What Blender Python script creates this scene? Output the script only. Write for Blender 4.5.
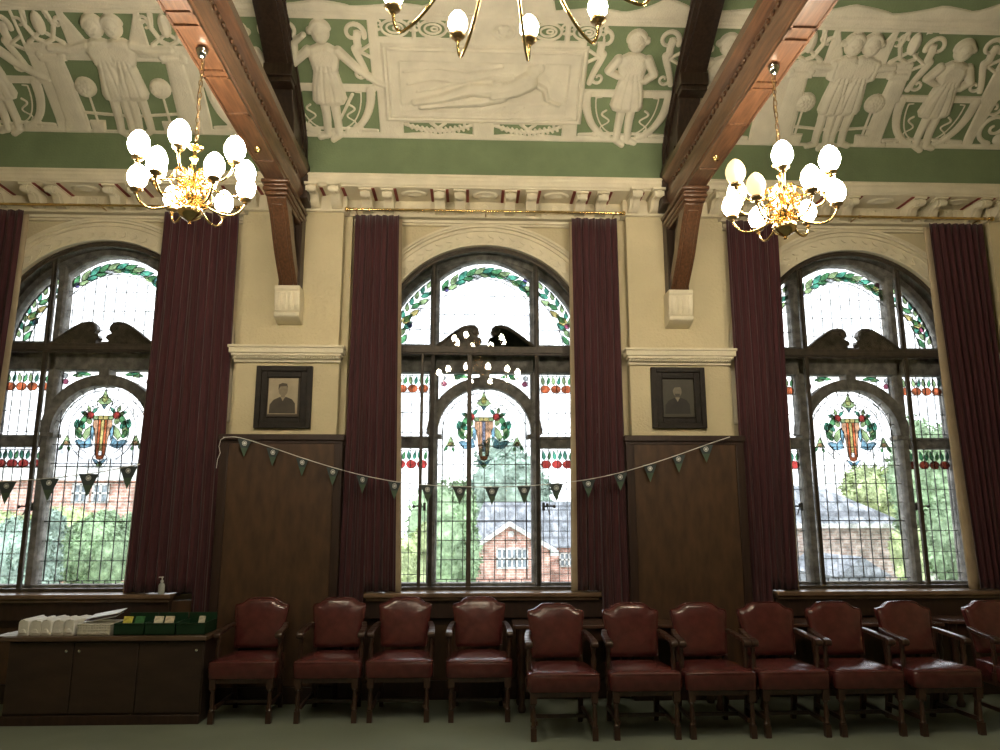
import bpy, math, random
import numpy as np
from mathutils import Vector
R = math.radians
random.seed(7)
sc = bpy.context.scene
for o in list(bpy.data.objects): bpy.data.objects.remove(o)

# ---------------------------------------------------------------- camera, world, exposure
cd = bpy.data.cameras.new('camera'); cam = bpy.data.objects.new('camera', cd); sc.collection.objects.link(cam)
cam.location = (-0.13, 0.0, 1.6)
PITCH, YAW = 0.187, 0.0394
cam.rotation_euler = (math.pi/2 + PITCH, 0.0007, -YAW)
cd.sensor_fit = 'HORIZONTAL'; cd.sensor_width = 36; cd.lens = 750/1000*36
cd.clip_end = 300
sc.camera = cam
w = bpy.data.worlds.new('overcast_sky'); sc.world = w; w.use_nodes = True
nt = w.node_tree; bg = nt.nodes['Background']
tc = nt.nodes.new('ShaderNodeTexCoord'); nz = nt.nodes.new('ShaderNodeTexNoise'); nz.inputs['Scale'].default_value = 2.5
cr = nt.nodes.new('ShaderNodeValToRGB'); cr.color_ramp.elements[0].color = (.80, .88, .97, 1); cr.color_ramp.elements[1].color = (1, 1, 1, 1)
nt.links.new(tc.outputs['Generated'], nz.inputs['Vector']); nt.links.new(nz.outputs['Fac'], cr.inputs['Fac']); nt.links.new(cr.outputs['Color'], bg.inputs['Color'])
SKY = 5.5
bg.inputs['Strength'].default_value = SKY
BULB = 86.0
sc.view_settings.view_transform = 'Standard'; sc.view_settings.look = 'None'
sc.view_settings.gamma = 1; sc.view_settings.use_curve_mapping = False; sc.view_settings.exposure = 0.0

# ---------------------------------------------------------------- materials
def M(name, base, rough=.5, metal=0, var=.0, scale=6, bump=0, bscale=60, stretch=(1,1,1), coat=0, sheen=0, emit=None, es=0, spec=None, detail=4):
    m = bpy.data.materials.new(name); m.use_nodes = True; n = m.node_tree; b = n.nodes['Principled BSDF']
    b.inputs['Roughness'].default_value = rough; b.inputs['Metallic'].default_value = metal
    if spec is not None: b.inputs['Specular IOR Level'].default_value = spec
    if coat: b.inputs['Coat Weight'].default_value = coat; b.inputs['Coat Roughness'].default_value = .15
    if sheen: b.inputs['Sheen Weight'].default_value = sheen
    t = n.nodes.new('ShaderNodeTexCoord'); mp = n.nodes.new('ShaderNodeMapping'); mp.inputs['Scale'].default_value = stretch
    n.links.new(t.outputs['Object'], mp.inputs['Vector'])
    z = n.nodes.new('ShaderNodeTexNoise'); z.inputs['Scale'].default_value = scale; z.inputs['Detail'].default_value = detail
    n.links.new(mp.outputs['Vector'], z.inputs['Vector'])
    r = n.nodes.new('ShaderNodeValToRGB')
    r.color_ramp.elements[0].position = .3; r.color_ramp.elements[1].position = .7
    r.color_ramp.elements[0].color = tuple(max(0, c*(1-var)) for c in base)+(1,)
    r.color_ramp.elements[1].color = tuple(min(1, c*(1+var)) for c in base)+(1,)
    n.links.new(z.outputs['Fac'], r.inputs['Fac']); n.links.new(r.outputs['Color'], b.inputs['Base Color'])
    if bump:
        z2 = n.nodes.new('ShaderNodeTexNoise'); z2.inputs['Scale'].default_value = bscale; z2.inputs['Detail'].default_value = 3
        n.links.new(mp.outputs['Vector'], z2.inputs['Vector'])
        bp = n.nodes.new('ShaderNodeBump'); bp.inputs['Strength'].default_value = bump; bp.inputs['Distance'].default_value = .01
        n.links.new(z2.outputs['Fac'], bp.inputs['Height']); n.links.new(bp.outputs['Normal'], b.inputs['Normal'])
    if emit: b.inputs['Emission Color'].default_value = emit+(1,); b.inputs['Emission Strength'].default_value = es
    return m

def glass(name, col, gloss=.04, rough=.02):
    m = bpy.data.materials.new(name); m.use_nodes = True; n = m.node_tree
    for x in list(n.nodes):
        if x.type != 'OUTPUT_MATERIAL': n.nodes.remove(x)
    out = [x for x in n.nodes][0]
    t = n.nodes.new('ShaderNodeBsdfTransparent'); g = n.nodes.new('ShaderNodeBsdfGlossy'); mx = n.nodes.new('ShaderNodeMixShader')
    tx = n.nodes.new('ShaderNodeTexCoord'); z = n.nodes.new('ShaderNodeTexNoise'); z.inputs['Scale'].default_value = 14
    rp = n.nodes.new('ShaderNodeValToRGB'); rp.color_ramp.elements[0].position = .35; rp.color_ramp.elements[1].position = .65
    rp.color_ramp.elements[0].color = tuple(c*.8 for c in col)+(1,); rp.color_ramp.elements[1].color = tuple(min(1, c*1.08) for c in col)+(1,)
    n.links.new(tx.outputs['Object'], z.inputs['Vector']); n.links.new(z.outputs['Fac'], rp.inputs['Fac']); n.links.new(rp.outputs['Color'], t.inputs['Color'])
    g.inputs['Roughness'].default_value = rough
    mx.inputs['Fac'].default_value = gloss
    n.links.new(t.outputs[0], mx.inputs[1]); n.links.new(g.outputs[0], mx.inputs[2]); n.links.new(mx.outputs[0], out.inputs['Surface'])
    return m

def brickmat(name, c1, c2, mortar, scale, bw, rh, rough=.9, ms=.02, rot=None):
    m = bpy.data.materials.new(name); m.use_nodes = True; n = m.node_tree; b = n.nodes['Principled BSDF']
    b.inputs['Roughness'].default_value = rough
    t = n.nodes.new('ShaderNodeTexCoord'); mp = n.nodes.new('ShaderNodeMapping')
    mp.inputs['Rotation'].default_value = rot or (R(90), 0, 0)
    br = n.nodes.new('ShaderNodeTexBrick'); br.inputs['Scale'].default_value = scale
    br.inputs['Brick Width'].default_value = bw; br.inputs['Row Height'].default_value = rh; br.inputs['Mortar Size'].default_value = ms
    br.inputs['Color1'].default_value = c1+(1,); br.inputs['Color2'].default_value = c2+(1,); br.inputs['Mortar'].default_value = mortar+(1,)
    n.links.new(t.outputs['Object'], mp.inputs['Vector']); n.links.new(mp.outputs['Vector'], br.inputs['Vector']); n.links.new(br.outputs['Color'], b.inputs['Base Color'])
    return m

plaster = M('cream_textured_plaster', (.58, .505, .325), .85, var=.06, scale=3, bump=.6, bscale=45)
stucco = M('pale_moulded_plaster', (.70, .64, .48), .8, var=.08, scale=5, bump=.35, bscale=60)
relief_m = M('cream_relief_plaster', (.66, .62, .50), .85, var=.08, scale=6, bump=.5, bscale=70)
green_m = M('sage_green_ceiling_paint', (.165, .218, .118), .9, var=.10, scale=4, bump=.4, bscale=60)
red_m = M('dark_red_paint', (.22, .05, .035), .8, var=.1)
oak = M('varnished_brown_oak', (.115, .054, .027), .33, var=.45, scale=9, bump=.12, bscale=30, stretch=(6, .5, 6), coat=.3)
oakv = M('brown_oak_upright_grain', (.10, .046, .022), .33, var=.4, scale=9, bump=.12, bscale=30, stretch=(6, 6, .6), coat=.3)
oakd = M('darkest_oak', (.042, .024, .015), .42, var=.4, scale=8, bump=.12, bscale=30, stretch=(5, 5, .6))
panelw = M('brown_veneered_panel', (.066, .033, .015), .5, var=.3, scale=4, stretch=(4, 4, 1.2), bump=.05)
panelf = M('dark_wainscot_stile', (.030, .014, .009), .45, var=.3, scale=5, stretch=(6, 6, .8))
chairwood = M('dark_turned_wood', (.045, .020, .012), .3, var=.3, scale=10, stretch=(5, 5, 1), coat=.3)
leather = M('oxblood_leather', (.088, .020, .019), .27, var=.22, scale=14, bump=.18, bscale=20, coat=.3)
velvet = M('burgundy_velvet', (.048, .0075, .011), .85, var=.4, scale=16, stretch=(7, 7, .25), sheen=.18)
lining_m = M('beige_lining_cloth', (.45, .36, .24), .9, var=.1)
brass = M('polished_brass', (.78, .56, .25), .18, metal=1, var=.12, scale=20)
brassd = M('aged_brass', (.42, .30, .15), .3, metal=1, var=.2, scale=15)
chrome = M('bright_chrome', (.8, .8, .8), .12, metal=1)
iron = M('black_iron', (.02, .02, .022), .5, var=.2)
carpet = M('grey_green_carpet', (.19, .22, .175), .95, var=.12, scale=1.5, bump=.6, bscale=180)
stone = M('weathered_grey_stone_frame', (.21, .20, .185), .8, var=.25, scale=7, bump=.4, bscale=40)
secwood = M('dark_brown_window_wood', (.055, .042, .030), .5, var=.35, scale=8, stretch=(3, 3, 1))
lead = M('lead_came', (.05, .05, .055), .5, metal=.3, var=.2)
white_up = M('white_painted_timber', (.8, .8, .78), .5, var=.03)
cloth_w = M('white_wrapped_paper', (.72, .71, .66), .7, var=.1, scale=20, bump=.3, bscale=15)
string_m = M('white_string', (.75, .74, .70), .8, var=.05)
G_clear = glass('clear_leaded_glass', (.97, .98, .98), .03, .03)
G_front = glass('clear_secondary_glass', (.98, .985, .985), .045, .0)
def SG(n, c): return glass('stained_'+n, tuple(min(1, (q*1.5/SKY)**.5) for q in c), .02, .1)
SGs = {'green': SG('leaf_green', (.20, .58, .26)), 'teal': SG('teal_green', (.16, .60, .42)), 'lime': SG('pale_green', (.58, .80, .40)),
       'red': SG('ruby_red', (.80, .10, .09)), 'orange': SG('orange', (.92, .24, .10)), 'peach': SG('peach', (.98, .58, .36)),
       'yellow': SG('amber', (.98, .82, .32)), 'blue': SG('pale_blue', (.38, .70, .90)), 'purple': SG('violet', (.30, .25, .65)),
       'white': SG('white_opal', (1.1, 1.15, 1.15)), 'grey': SG('grey_blue', (.36, .38, .52)), 'pink': SG('plum', (.62, .16, .28))}

# ---------------------------------------------------------------- mesh builder
C = sc.collection
class MB:
    def __init__(s): s.v = []; s.f = []; s.mi = []; s.m = 0; s.bb = None
    def add(s, vs, fs):
        o = len(s.v); s.v += [tuple(p) for p in vs]; s.f += [tuple(i+o for i in f) for f in fs]; s.mi += [s.m]*len(fs)
    def box(s, x0, x1, y0, y1, z0, z1):
        s.add([(x, y, z) for x in (x0, x1) for y in (y0, y1) for z in (z0, z1)],
              [(0,1,3,2),(4,6,7,5),(0,4,5,1),(2,3,7,6),(0,2,6,4),(1,5,7,3)]); return s
    def hexa(s, p): s.add(p, [(0,1,3,2),(4,6,7,5),(0,4,5,1),(2,3,7,6),(0,2,6,4),(1,5,7,3)]); return s
    def prism(s, poly, a0, a1, ax='y'):
        n = len(poly)
        def P(u, v, a): return {'y': (u, a, v), 'x': (a, u, v), 'z': (u, v, a)}[ax]
        vs = [P(u, v, a0) for u, v in poly]+[P(u, v, a1) for u, v in poly]
        fs = [tuple(range(n)), tuple(range(2*n-1, n-1, -1))]+[(i, i+n, (i+1) % n+n, (i+1) % n) for i in range(n)]
        s.add(vs, fs); return s
    def ring(s, cx, cz, r0, r1, a0, a1, y0, y1, n=48):
        vs = []; fs = []
        for i in range(n+1):
            a = a0+(a1-a0)*i/n
            for r in (r0, r1):
                for y in (y0, y1): vs.append((cx+r*math.cos(a), y, cz+r*math.sin(a)))
        for i in range(n):
            b = i*4; c = b+4
            fs += [(b, b+2, c+2, c), (b+1, c+1, c+3, b+3), (b, c, c+1, b+1), (b+2, b+3, c+3, c+2)]
        fs += [(0, 1, 3, 2), (n*4, n*4+2, n*4+3, n*4+1)]
        s.add(vs, fs); return s
    def lathe(s, prof, c=(0, 0, 0), n=20, ax='z', sx=1, sy=1):
        vs = []; fs = []; m = len(prof)
        for i in range(n):
            a = 2*math.pi*i/n
            for r, h in prof:
                u, v = r*math.cos(a)*sx, r*math.sin(a)*sy
                vs.append({'z': (c[0]+u, c[1]+v, c[2]+h), 'y': (c[0]+u, c[1]+h, c[2]+v), 'x': (c[0]+h, c[1]+u, c[2]+v)}[ax])
        for i in range(n):
            j = (i+1) % n
            for k in range(m-1): fs.append((i*m+k, j*m+k, j*m+k+1, i*m+k+1))
        if prof[0][0] > 1e-5: fs.append(tuple(i*m for i in range(n-1, -1, -1)))
        if prof[-1][0] > 1e-5: fs.append(tuple(i*m+m-1 for i in range(n)))
        s.add(vs, fs); return s
    def tube(s, path, r, n=8, closed=False):
        P = [Vector(p) for p in path]; k = len(P); rr = r if hasattr(r, '__len__') else [r]*k
        vs = []; fs = []; up = None
        for i in range(k):
            t = (P[(i+1) % k]-P[i-1]) if closed else (P[min(i+1, k-1)]-P[max(i-1, 0)])
            t.normalize()
            if up is None: up = Vector((0, 0, 1)) if abs(t.z) < .9 else Vector((1, 0, 0))
            sd = t.cross(up)
            if sd.length < 1e-6: sd = t.cross(Vector((0, 1, .01)))
            sd.normalize(); up = sd.cross(t)
            for j in range(n):
                a = 2*math.pi*j/n; vs.append(P[i]+(sd*math.cos(a)+up*math.sin(a))*rr[i])
        for i in range(k if closed else k-1):
            q = (i+1) % k
            for j in range(n): fs.append((i*n+j, i*n+(j+1) % n, q*n+(j+1) % n, q*n+j))
        if not closed: fs += [tuple(range(n-1, -1, -1)), tuple((k-1)*n+j for j in range(n))]
        s.add(vs, fs); return s
    def ball(s, c, r, sx=1, sy=1, sz=1, n=12):
        s.lathe([(max(r*math.sin(math.pi*i/n), 1e-6 if i in (0, n) else 0), -r*sz*math.cos(math.pi*i/n)) for i in range(n+1)], c, 16, sx=sx, sy=sy); return s
    def build(s, name, mats, parent=None, bevel=0, smooth=None, solid=0, subs=0):
        me = bpy.data.meshes.new(name)
        vs = np.array(s.v, float)
        if parent is not None:
            rt = parent
            while rt.parent: rt = rt.parent
            off = np.array(rt.location[:])
        else:
            mn, mxx = vs.min(0), vs.max(0); off = np.array([(mn[0]+mxx[0])/2, (mn[1]+mxx[1])/2, mn[2]])
        me.from_pydata([tuple(p) for p in (vs-off)], [], s.f)
        for m in (mats if isinstance(mats, (list, tuple)) else [mats]): me.materials.append(m)
        if isinstance(mats, (list, tuple)): me.polygons.foreach_set('material_index', s.mi)
        import bmesh
        bm = bmesh.new(); bm.from_mesh(me); bmesh.ops.recalc_face_normals(bm, faces=bm.faces); bm.to_mesh(me); bm.free()
        me.polygons.foreach_set('use_smooth', [True]*len(me.polygons))
        me.set_sharp_from_angle(angle=R(smooth or 35)); me.update()
        o = bpy.data.objects.new(name, me); C.objects.link(o)
        if parent is not None: o.parent = parent
        else: o.location = off
        if solid: d = o.modifiers.new('s', 'SOLIDIFY'); d.thickness = solid; d.offset = 0
        if bevel: d = o.modifiers.new('b', 'BEVEL'); d.width = bevel; d.segments = 2; d.limit_method = 'ANGLE'
        if subs: d = o.modifiers.new('u', 'SUBSURF'); d.levels = d.render_levels = subs
        return o

def empty(name, loc=(0, 0, 0), rz=0):
    o = bpy.data.objects.new(name, None); C.objects.link(o); o.location = loc; o.rotation_euler = (0, 0, rz); o.empty_display_size = .1; return o
def tag(o, label, cat, group=None):
    o['label'] = label; o['category'] = cat
    if group: o['group'] = group
    return o
def st(o): o['kind'] = 'structure'; return o
KIDS = {}
def kids(o): return [c for c in C.objects if c.parent == o]
def copy_tree(o, parent=None):
    ch = kids(o); c = o.copy(); C.objects.link(c); c.parent = parent
    for x in ch: copy_tree(x, c)
    return c

# ================================================================= SETTING
BAY = 3.77; YW = 7.27; ZS = 3.23; AR = 1.08       # bay width, wall face, arch springing, opening radius
XR = 6.7; YB = -5.0; XC0 = .01
bays = (-1, 0, 1)
def bx(k): return XC0+BAY*k
st(MB().box(-XR, XR, YB, 7.7, -.1, 0).build('floor', carpet))
f = MB()
for k in bays:
    c = bx(k); x0, x1 = c-BAY/2, c+BAY/2
    if k == -1: x0 = -XR
    if k == 1: x1 = XR
    for (a, b) in ((x0, c-AR), (c+AR, x1)): f.box(a, b, YW, 7.72, 0, 5.3)
    f.box(c-AR, c+AR, YW, 7.72, 0, .90)
    n = 40
    for i in range(n):
        a0, a1 = math.pi-math.pi*i/n, math.pi-math.pi*(i+1)/n
        xa, za, xb, zb = c+AR*math.cos(a0), ZS+AR*math.sin(a0), c+AR*math.cos(a1), ZS+AR*math.sin(a1)
        f.hexa([(xa, YW, za), (xa, YW, 5.3), (xa, 7.72, za), (xa, 7.72, 5.3), (xb, YW, zb), (xb, YW, 5.3), (xb, 7.72, zb), (xb, 7.72, 5.3)])
st(f.build('wall_front', plaster))
st(MB().box(-XR-.2, -XR, YB, 7.7, 0, 7.3).build('wall_left', plaster))
st(MB().box(XR, XR+.2, YB, 7.7, 0, 7.3).build('wall_right', plaster))
st(MB().box(-XR, XR, YB-.2, YB, 0, 5.3).build('wall_back', plaster))

# barrel ceiling profile (y, z), smoothed
_p = [(6.87, 4.86), (6.868, 5.05), (6.85, 5.19), (6.78, 5.30), (6.68, 5.39), (6.29, 5.66), (5.75, 5.98), (5.2, 6.25), (4.6, 6.5), (4.0, 6.70), (3.2, 6.90), (2.2, 7.03), (1.0, 7.07)]
def catmull(P, m):
    P = [np.array(p, float) for p in P]; P = [2*P[0]-P[1]]+P+[2*P[-1]-P[-2]]; o = []
    for i in range(1, len(P)-2):
        for j in range(m):
            t = j/m; a, b, c, d = P[i-1:i+3]
            o.append(.5*(2*b+(c-a)*t+(2*a-5*b+4*c-d)*t*t+(-a+3*b-3*c+d)*t**3))
    return np.array(o+[P[-2]])
prof = catmull(_p, 5)
full = np.vstack([prof, [(2-y, z) for y, z in prof[::-1][1:]]])
n = len(full); up = full+np.array([0, .12])
vs = []; fs = []
for x in (-XR, XR):
    for q in full: vs.append((x, q[0], q[1]))
    for q in full:
        d = .15; vs.append((x, q[0]+(.12 if q[0] > 1 else -.12)*min(1, abs(q[0]-1)/3), q[1]+.15))
f = MB()
for i in range(n-1):
    f.add([vs[i], vs[i+1], vs[2*n+i+1], vs[2*n+i]], [(0, 1, 2, 3)])
    f.add([vs[n+i], vs[n+i+1], vs[3*n+i+1], vs[3*n+i]], [(3, 2, 1, 0)])
st(f.build('ceiling', green_m))
# dark lintel closing the wall head behind the cornice
SEG = np.sqrt(((prof[1:]-prof[:-1])**2).sum(1)); SL = np.concatenate([[0], np.cumsum(SEG)])
def prof_at(s):
    y = np.interp(s, SL, prof[:, 0]); z = np.interp(s, SL, prof[:, 1])
    return y, z
def prof_n(s):
    y0, z0 = prof_at(np.maximum(s-.06, 0)); y1, z1 = prof_at(s+.06)
    ty, tz = y1-y0, z1-z0; l = np.hypot(ty, tz); return -tz/l, ty/l      # toward the room (down, -y)
# measured photo point -> point of the ceiling surface (x, s)
_fw = np.array([math.sin(YAW)*math.cos(PITCH), math.cos(YAW)*math.cos(PITCH), math.sin(PITCH)])
_rt = np.array([math.cos(YAW), -math.sin(YAW), 0.]); _up = np.cross(_rt, _fw); _c = np.array([-.13, 0, 1.6])
def ray(px, py): return _fw+_rt*(px-500)/750-_up*(py-375)/750
def on_y(px, py, y): d = ray(px, py); return _c+d*(y-_c[1])/d[1]
def cs(px, py):
    d = ray(px, py); slope = d[2]/d[1]
    g = (prof[:, 1]-1.6)-slope*prof[:, 0]
    for i in range(len(g)-1):
        if g[i] <= 0 < g[i+1]:
            t = -g[i]/(g[i+1]-g[i]); s = SL[i]+t*SEG[i]; y = prof[i, 0]+t*(prof[i+1, 0]-prof[i, 0])
            return (float(_c[0]+d[0]*y/d[1]), float(s))
    return (0, 0)

# ---- piers, cornice, ledges, wainscot
PX = [-1.5*BAY+XC0, -.5*BAY+XC0, .5*BAY+XC0, 1.5*BAY+XC0]
for i, px in enumerate(PX):
    f = MB().box(px-.47, px+.47, 7.10, YW, 2.35, 4.60).box(px-.545, px+.545, 7.19, YW, 2.35, 4.60)
    f.box(px-.485, px+.485, 7.08, 7.2, 2.35, 3.09)
    st(f.build('wall_front_pier', plaster))
    f = MB()
    f.box(px-.535, px+.535, 6.985, 7.12, 3.125, 3.175).box(px-.545, px+.545, 6.97, 7.12, 3.175, 3.20)
    f.box(px-.515, px+.515, 7.0, 7.12, 3.10, 3.125).box(px-.50, px+.50, 7.05, 7.12, 3.045, 3.075)
    nn = 44
    for j in range(nn):
        xx = px-.50+1.0*(j+.5)/nn
        f.hexa([(xx-.010+dx*1.0+(.008 if z > 3.08 else -.008), y, z) for dx in (0, .016) for y in (7.01, 7.10) for z in (3.072, 3.102)])
    st(f.build('trim_%d' % (i+1), stucco, bevel=.004))
    f = MB(); f.m = 0
    f.box(px-.555, px+.555, 7.03, YW, 0, 2.33); f.box(px-.575, px+.575, 6.995, YW, 2.30, 2.355); f.box(px-.565, px+.565, 7.012, YW, 2.27, 2.30)
    f.box(px-.56, px-.485, 7.005, 7.1, .14, 2.27).box(px+.485, px+.56, 7.005, 7.1, .14, 2.27).box(px-.56, px+.56, 7.0, 7.1, 0, .14)
    f.m = 1
    f.box(px-.485, px+.485, 7.018, 7.1, .14, 2.27)
    st(f.build('trim_%d' % (i+11), [panelf, panelw], bevel=.004))
for j, k in enumerate(bays):          # wood below the windows, with the projecting sill board
    c = bx(k); f = MB()
    f.m = 1; f.box(c-1.31, c+1.31, 7.14, YW, 0, .86)
    f.m = 0
    f.box(c-1.08, c+(.95 if k == -1 else 1.08), 7.08, YW, .70, .86); f.box(c-1.31, c+1.31, 7.11, 7.2, 0, .16); f.box(c-1.31, c+1.31, 7.125, 7.2, .64, .70)
    for q in range(5): xx = c-1.2+q*.6; f.box(xx-.04, xx+.04, 7.125, 7.2, .16, .64)
    st(f.build('trim_%d' % (21+j), [panelf, panelw], bevel=.004))
    e0, e1 = (c-1.35, c+.97) if k == -1 else (c-1.09, c+1.06)
    f = MB().box(e0, e1, 7.02, 7.40, .885, .925).box(e0+.02, e1-.02, 7.045, 7.2, .855, .885)
    st(f.build('trim_%d' % (31+j), M('worn_sill_board', (.16, .10, .06), .3, var=.3, coat=.4), bevel=.008))

# cornice: one long moulding, bed with red stripes, modillions as its parts
def modillion(f, x, yb, w_=.098):
    yf = yb-.30
    pr = [(yb, 4.60), (yb-.045, 4.60), (yb-.085, 4.612), (yb-.125, 4.645), (yb-.15, 4.682), (yb-.185, 4.692), (yb-.22, 4.688), (yf+.035, 4.672), (yf+.012, 4.68), (yf, 4.70), (yf+.004, 4.722), (yf+.03, 4.735), (yf+.06, 4.735), (yf+.06, 4.755), (yb, 4.755)]
    f.prism(pr, x-w_/2, x+w_/2, 'x')
    f.prism([(yb-.01, 4.607), (yb-.09, 4.602), (yb-.135, 4.64), (yb-.165, 4.676), (yb-.22, 4.680), (yf+.03, 4.662), (yf-.002, 4.68), (yf-.010, 4.70), (yf-.004, 4.728), (yf+.03, 4.742), (yb, 4.742)], x-w_*.22, x+w_*.22, 'x')
    f.box(x-w_/2-.012, x+w_/2+.012, yf-.008, yb, 4.735, 4.757)
co = st(empty('trim_41', (XC0, 6.8, 4.6)))
f = MB()
cp = [(6.80, 4.865), (6.80, 4.845), (6.812, 4.835), (6.815, 4.81), (6.83, 4.795), (6.838, 4.775), (6.855, 4.765), (6.86, 4.752), (YW, 4.752), (YW, 4.92), (6.875, 4.92), (6.87, 4.868)]
f.prism(cp, -XR, XR, 'x'); f.box(-XR, XR, 7.19, YW, 4.60, 4.755); f.box(-XR, XR, 7.17, YW, 4.578, 4.605)
for px in PX:
    f.box(px-.50, px+.50, 7.075, YW, 4.60, 4.755); f.box(px-.515, px+.515, 7.055, YW, 4.578, 4.61)
f.build('cornice_moulding', stucco, co, bevel=.003)
MODS = []
for px in PX: MODS += [(px+d, 7.08) for d in (-.41, -.20, .20, .41)]
MODS += [(x, 7.19) for x in (-1.173, -.96, -.45, -.25, .252, .46, .958, 1.168)]
MODS += [(BAY*-1+d, 7.19) for d in (-1.2, -.98, -.64, -.41, .14, .37, .92, 1.15)]+[(BAY+d, 7.19) for d in (-1.1, -.87, -.08, .15+.45-.0, .82, 1.28)]
MODS += [(BAY-.30, 7.19)]
for x, yb in MODS:
    f = MB(); modillion(f, x, yb); f.build('modillion', stucco, co, smooth=50)
f = MB()
for k in bays:
    b = sorted([m[0] for m in MODS if abs(m[0]-bx(k)) < 1.89])
    for i in range(len(b)-1):
        a, d = b[i]+.055, b[i+1]-.055
        if d-a < .05: continue
        if True:
            f.box(a+.005, a+.035, 6.89, 7.18, 4.744, 4.753)
            if d-a > .3: f.box(d-.035, d-.005, 6.89, 7.18, 4.744, 4.753)
        else: f.box(a+.01, d-.01, 6.89, 7.18, 4.744, 4.753)
f.build('painted_red_stripe', red_m, co)
f = MB()
for k in bays:
    b = sorted([m[0] for m in MODS if abs(m[0]-bx(k)) < 1.89])
    for i in range(len(b)-1):
        a, d = b[i], b[i+1]
        if d-a > .4:
            m_ = (a+d)/2; f.lathe([(0, -.024), (.045, -.02), (.06, -.010), (.085, -.013), (.11, -.012), (.12, 0)], (m_, 7.02, 4.752), 20, sx=1.1, sy=.8)
            f.lathe([(0, -.02), (.03, -.02), (.045, 0)], (m_, 7.19, 4.68), 14, 'y'); 
            for q in range(6):
                xx = a+.08+(d-a-.16)*(q+.5)/6; f.box(xx-.012, xx+.012, 7.178, 7.2, 4.63, 4.735)
f.build('rosette', stucco, co, smooth=50)
# picture rail moulding and carved arch ring of each bay
for j, k in enumerate(bays):
    c = bx(k)
    st(MB().box(c-1.33, c+1.33, 7.20, YW, 4.53, 4.562).box(c-1.33, c+1.33, 7.225, YW, 4.51, 4.53).build('trim_%d' % (51+j), stucco, bevel=.004))
    f = MB(); f.ring(c, ZS, AR-.0, 1.31, 0, math.pi, 7.235, YW+.02, 64)
    for r0, r1, y in ((AR, AR+.02, 7.22), (1.225, 1.245, 7.215), (1.265, 1.285, 7.205), (1.295, 1.32, 7.215)): f.ring(c, ZS, r0, r1, 0, math.pi, y, YW, 64)
    for s_ in (-1, 1): f.box(*sorted((c+s_*AR, c+s_*1.32)), 7.235, YW+.02, 2.5, ZS)
    for q in range(34):       # guilloche of small raised leaves
        a = math.pi*(q+.5)/34
        for rr, t in ((1.13, .5), (1.175, -.5)):
            pts = []
            for e in range(8):
                th = e/8*2*math.pi; u, v = .036*math.cos(th), .013*math.sin(th)
                ca, sa = math.cos(a+math.pi/2+t), math.sin(a+math.pi/2+t)
                pts.append((c+rr*math.cos(a)+u*ca-v*sa, ZS+rr*math.sin(a)+u*sa+v*ca))
            f.prism(pts, 7.226, 7.24)
    st(f.build('trim_%d' % (61+j), stucco, smooth=40))

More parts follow.
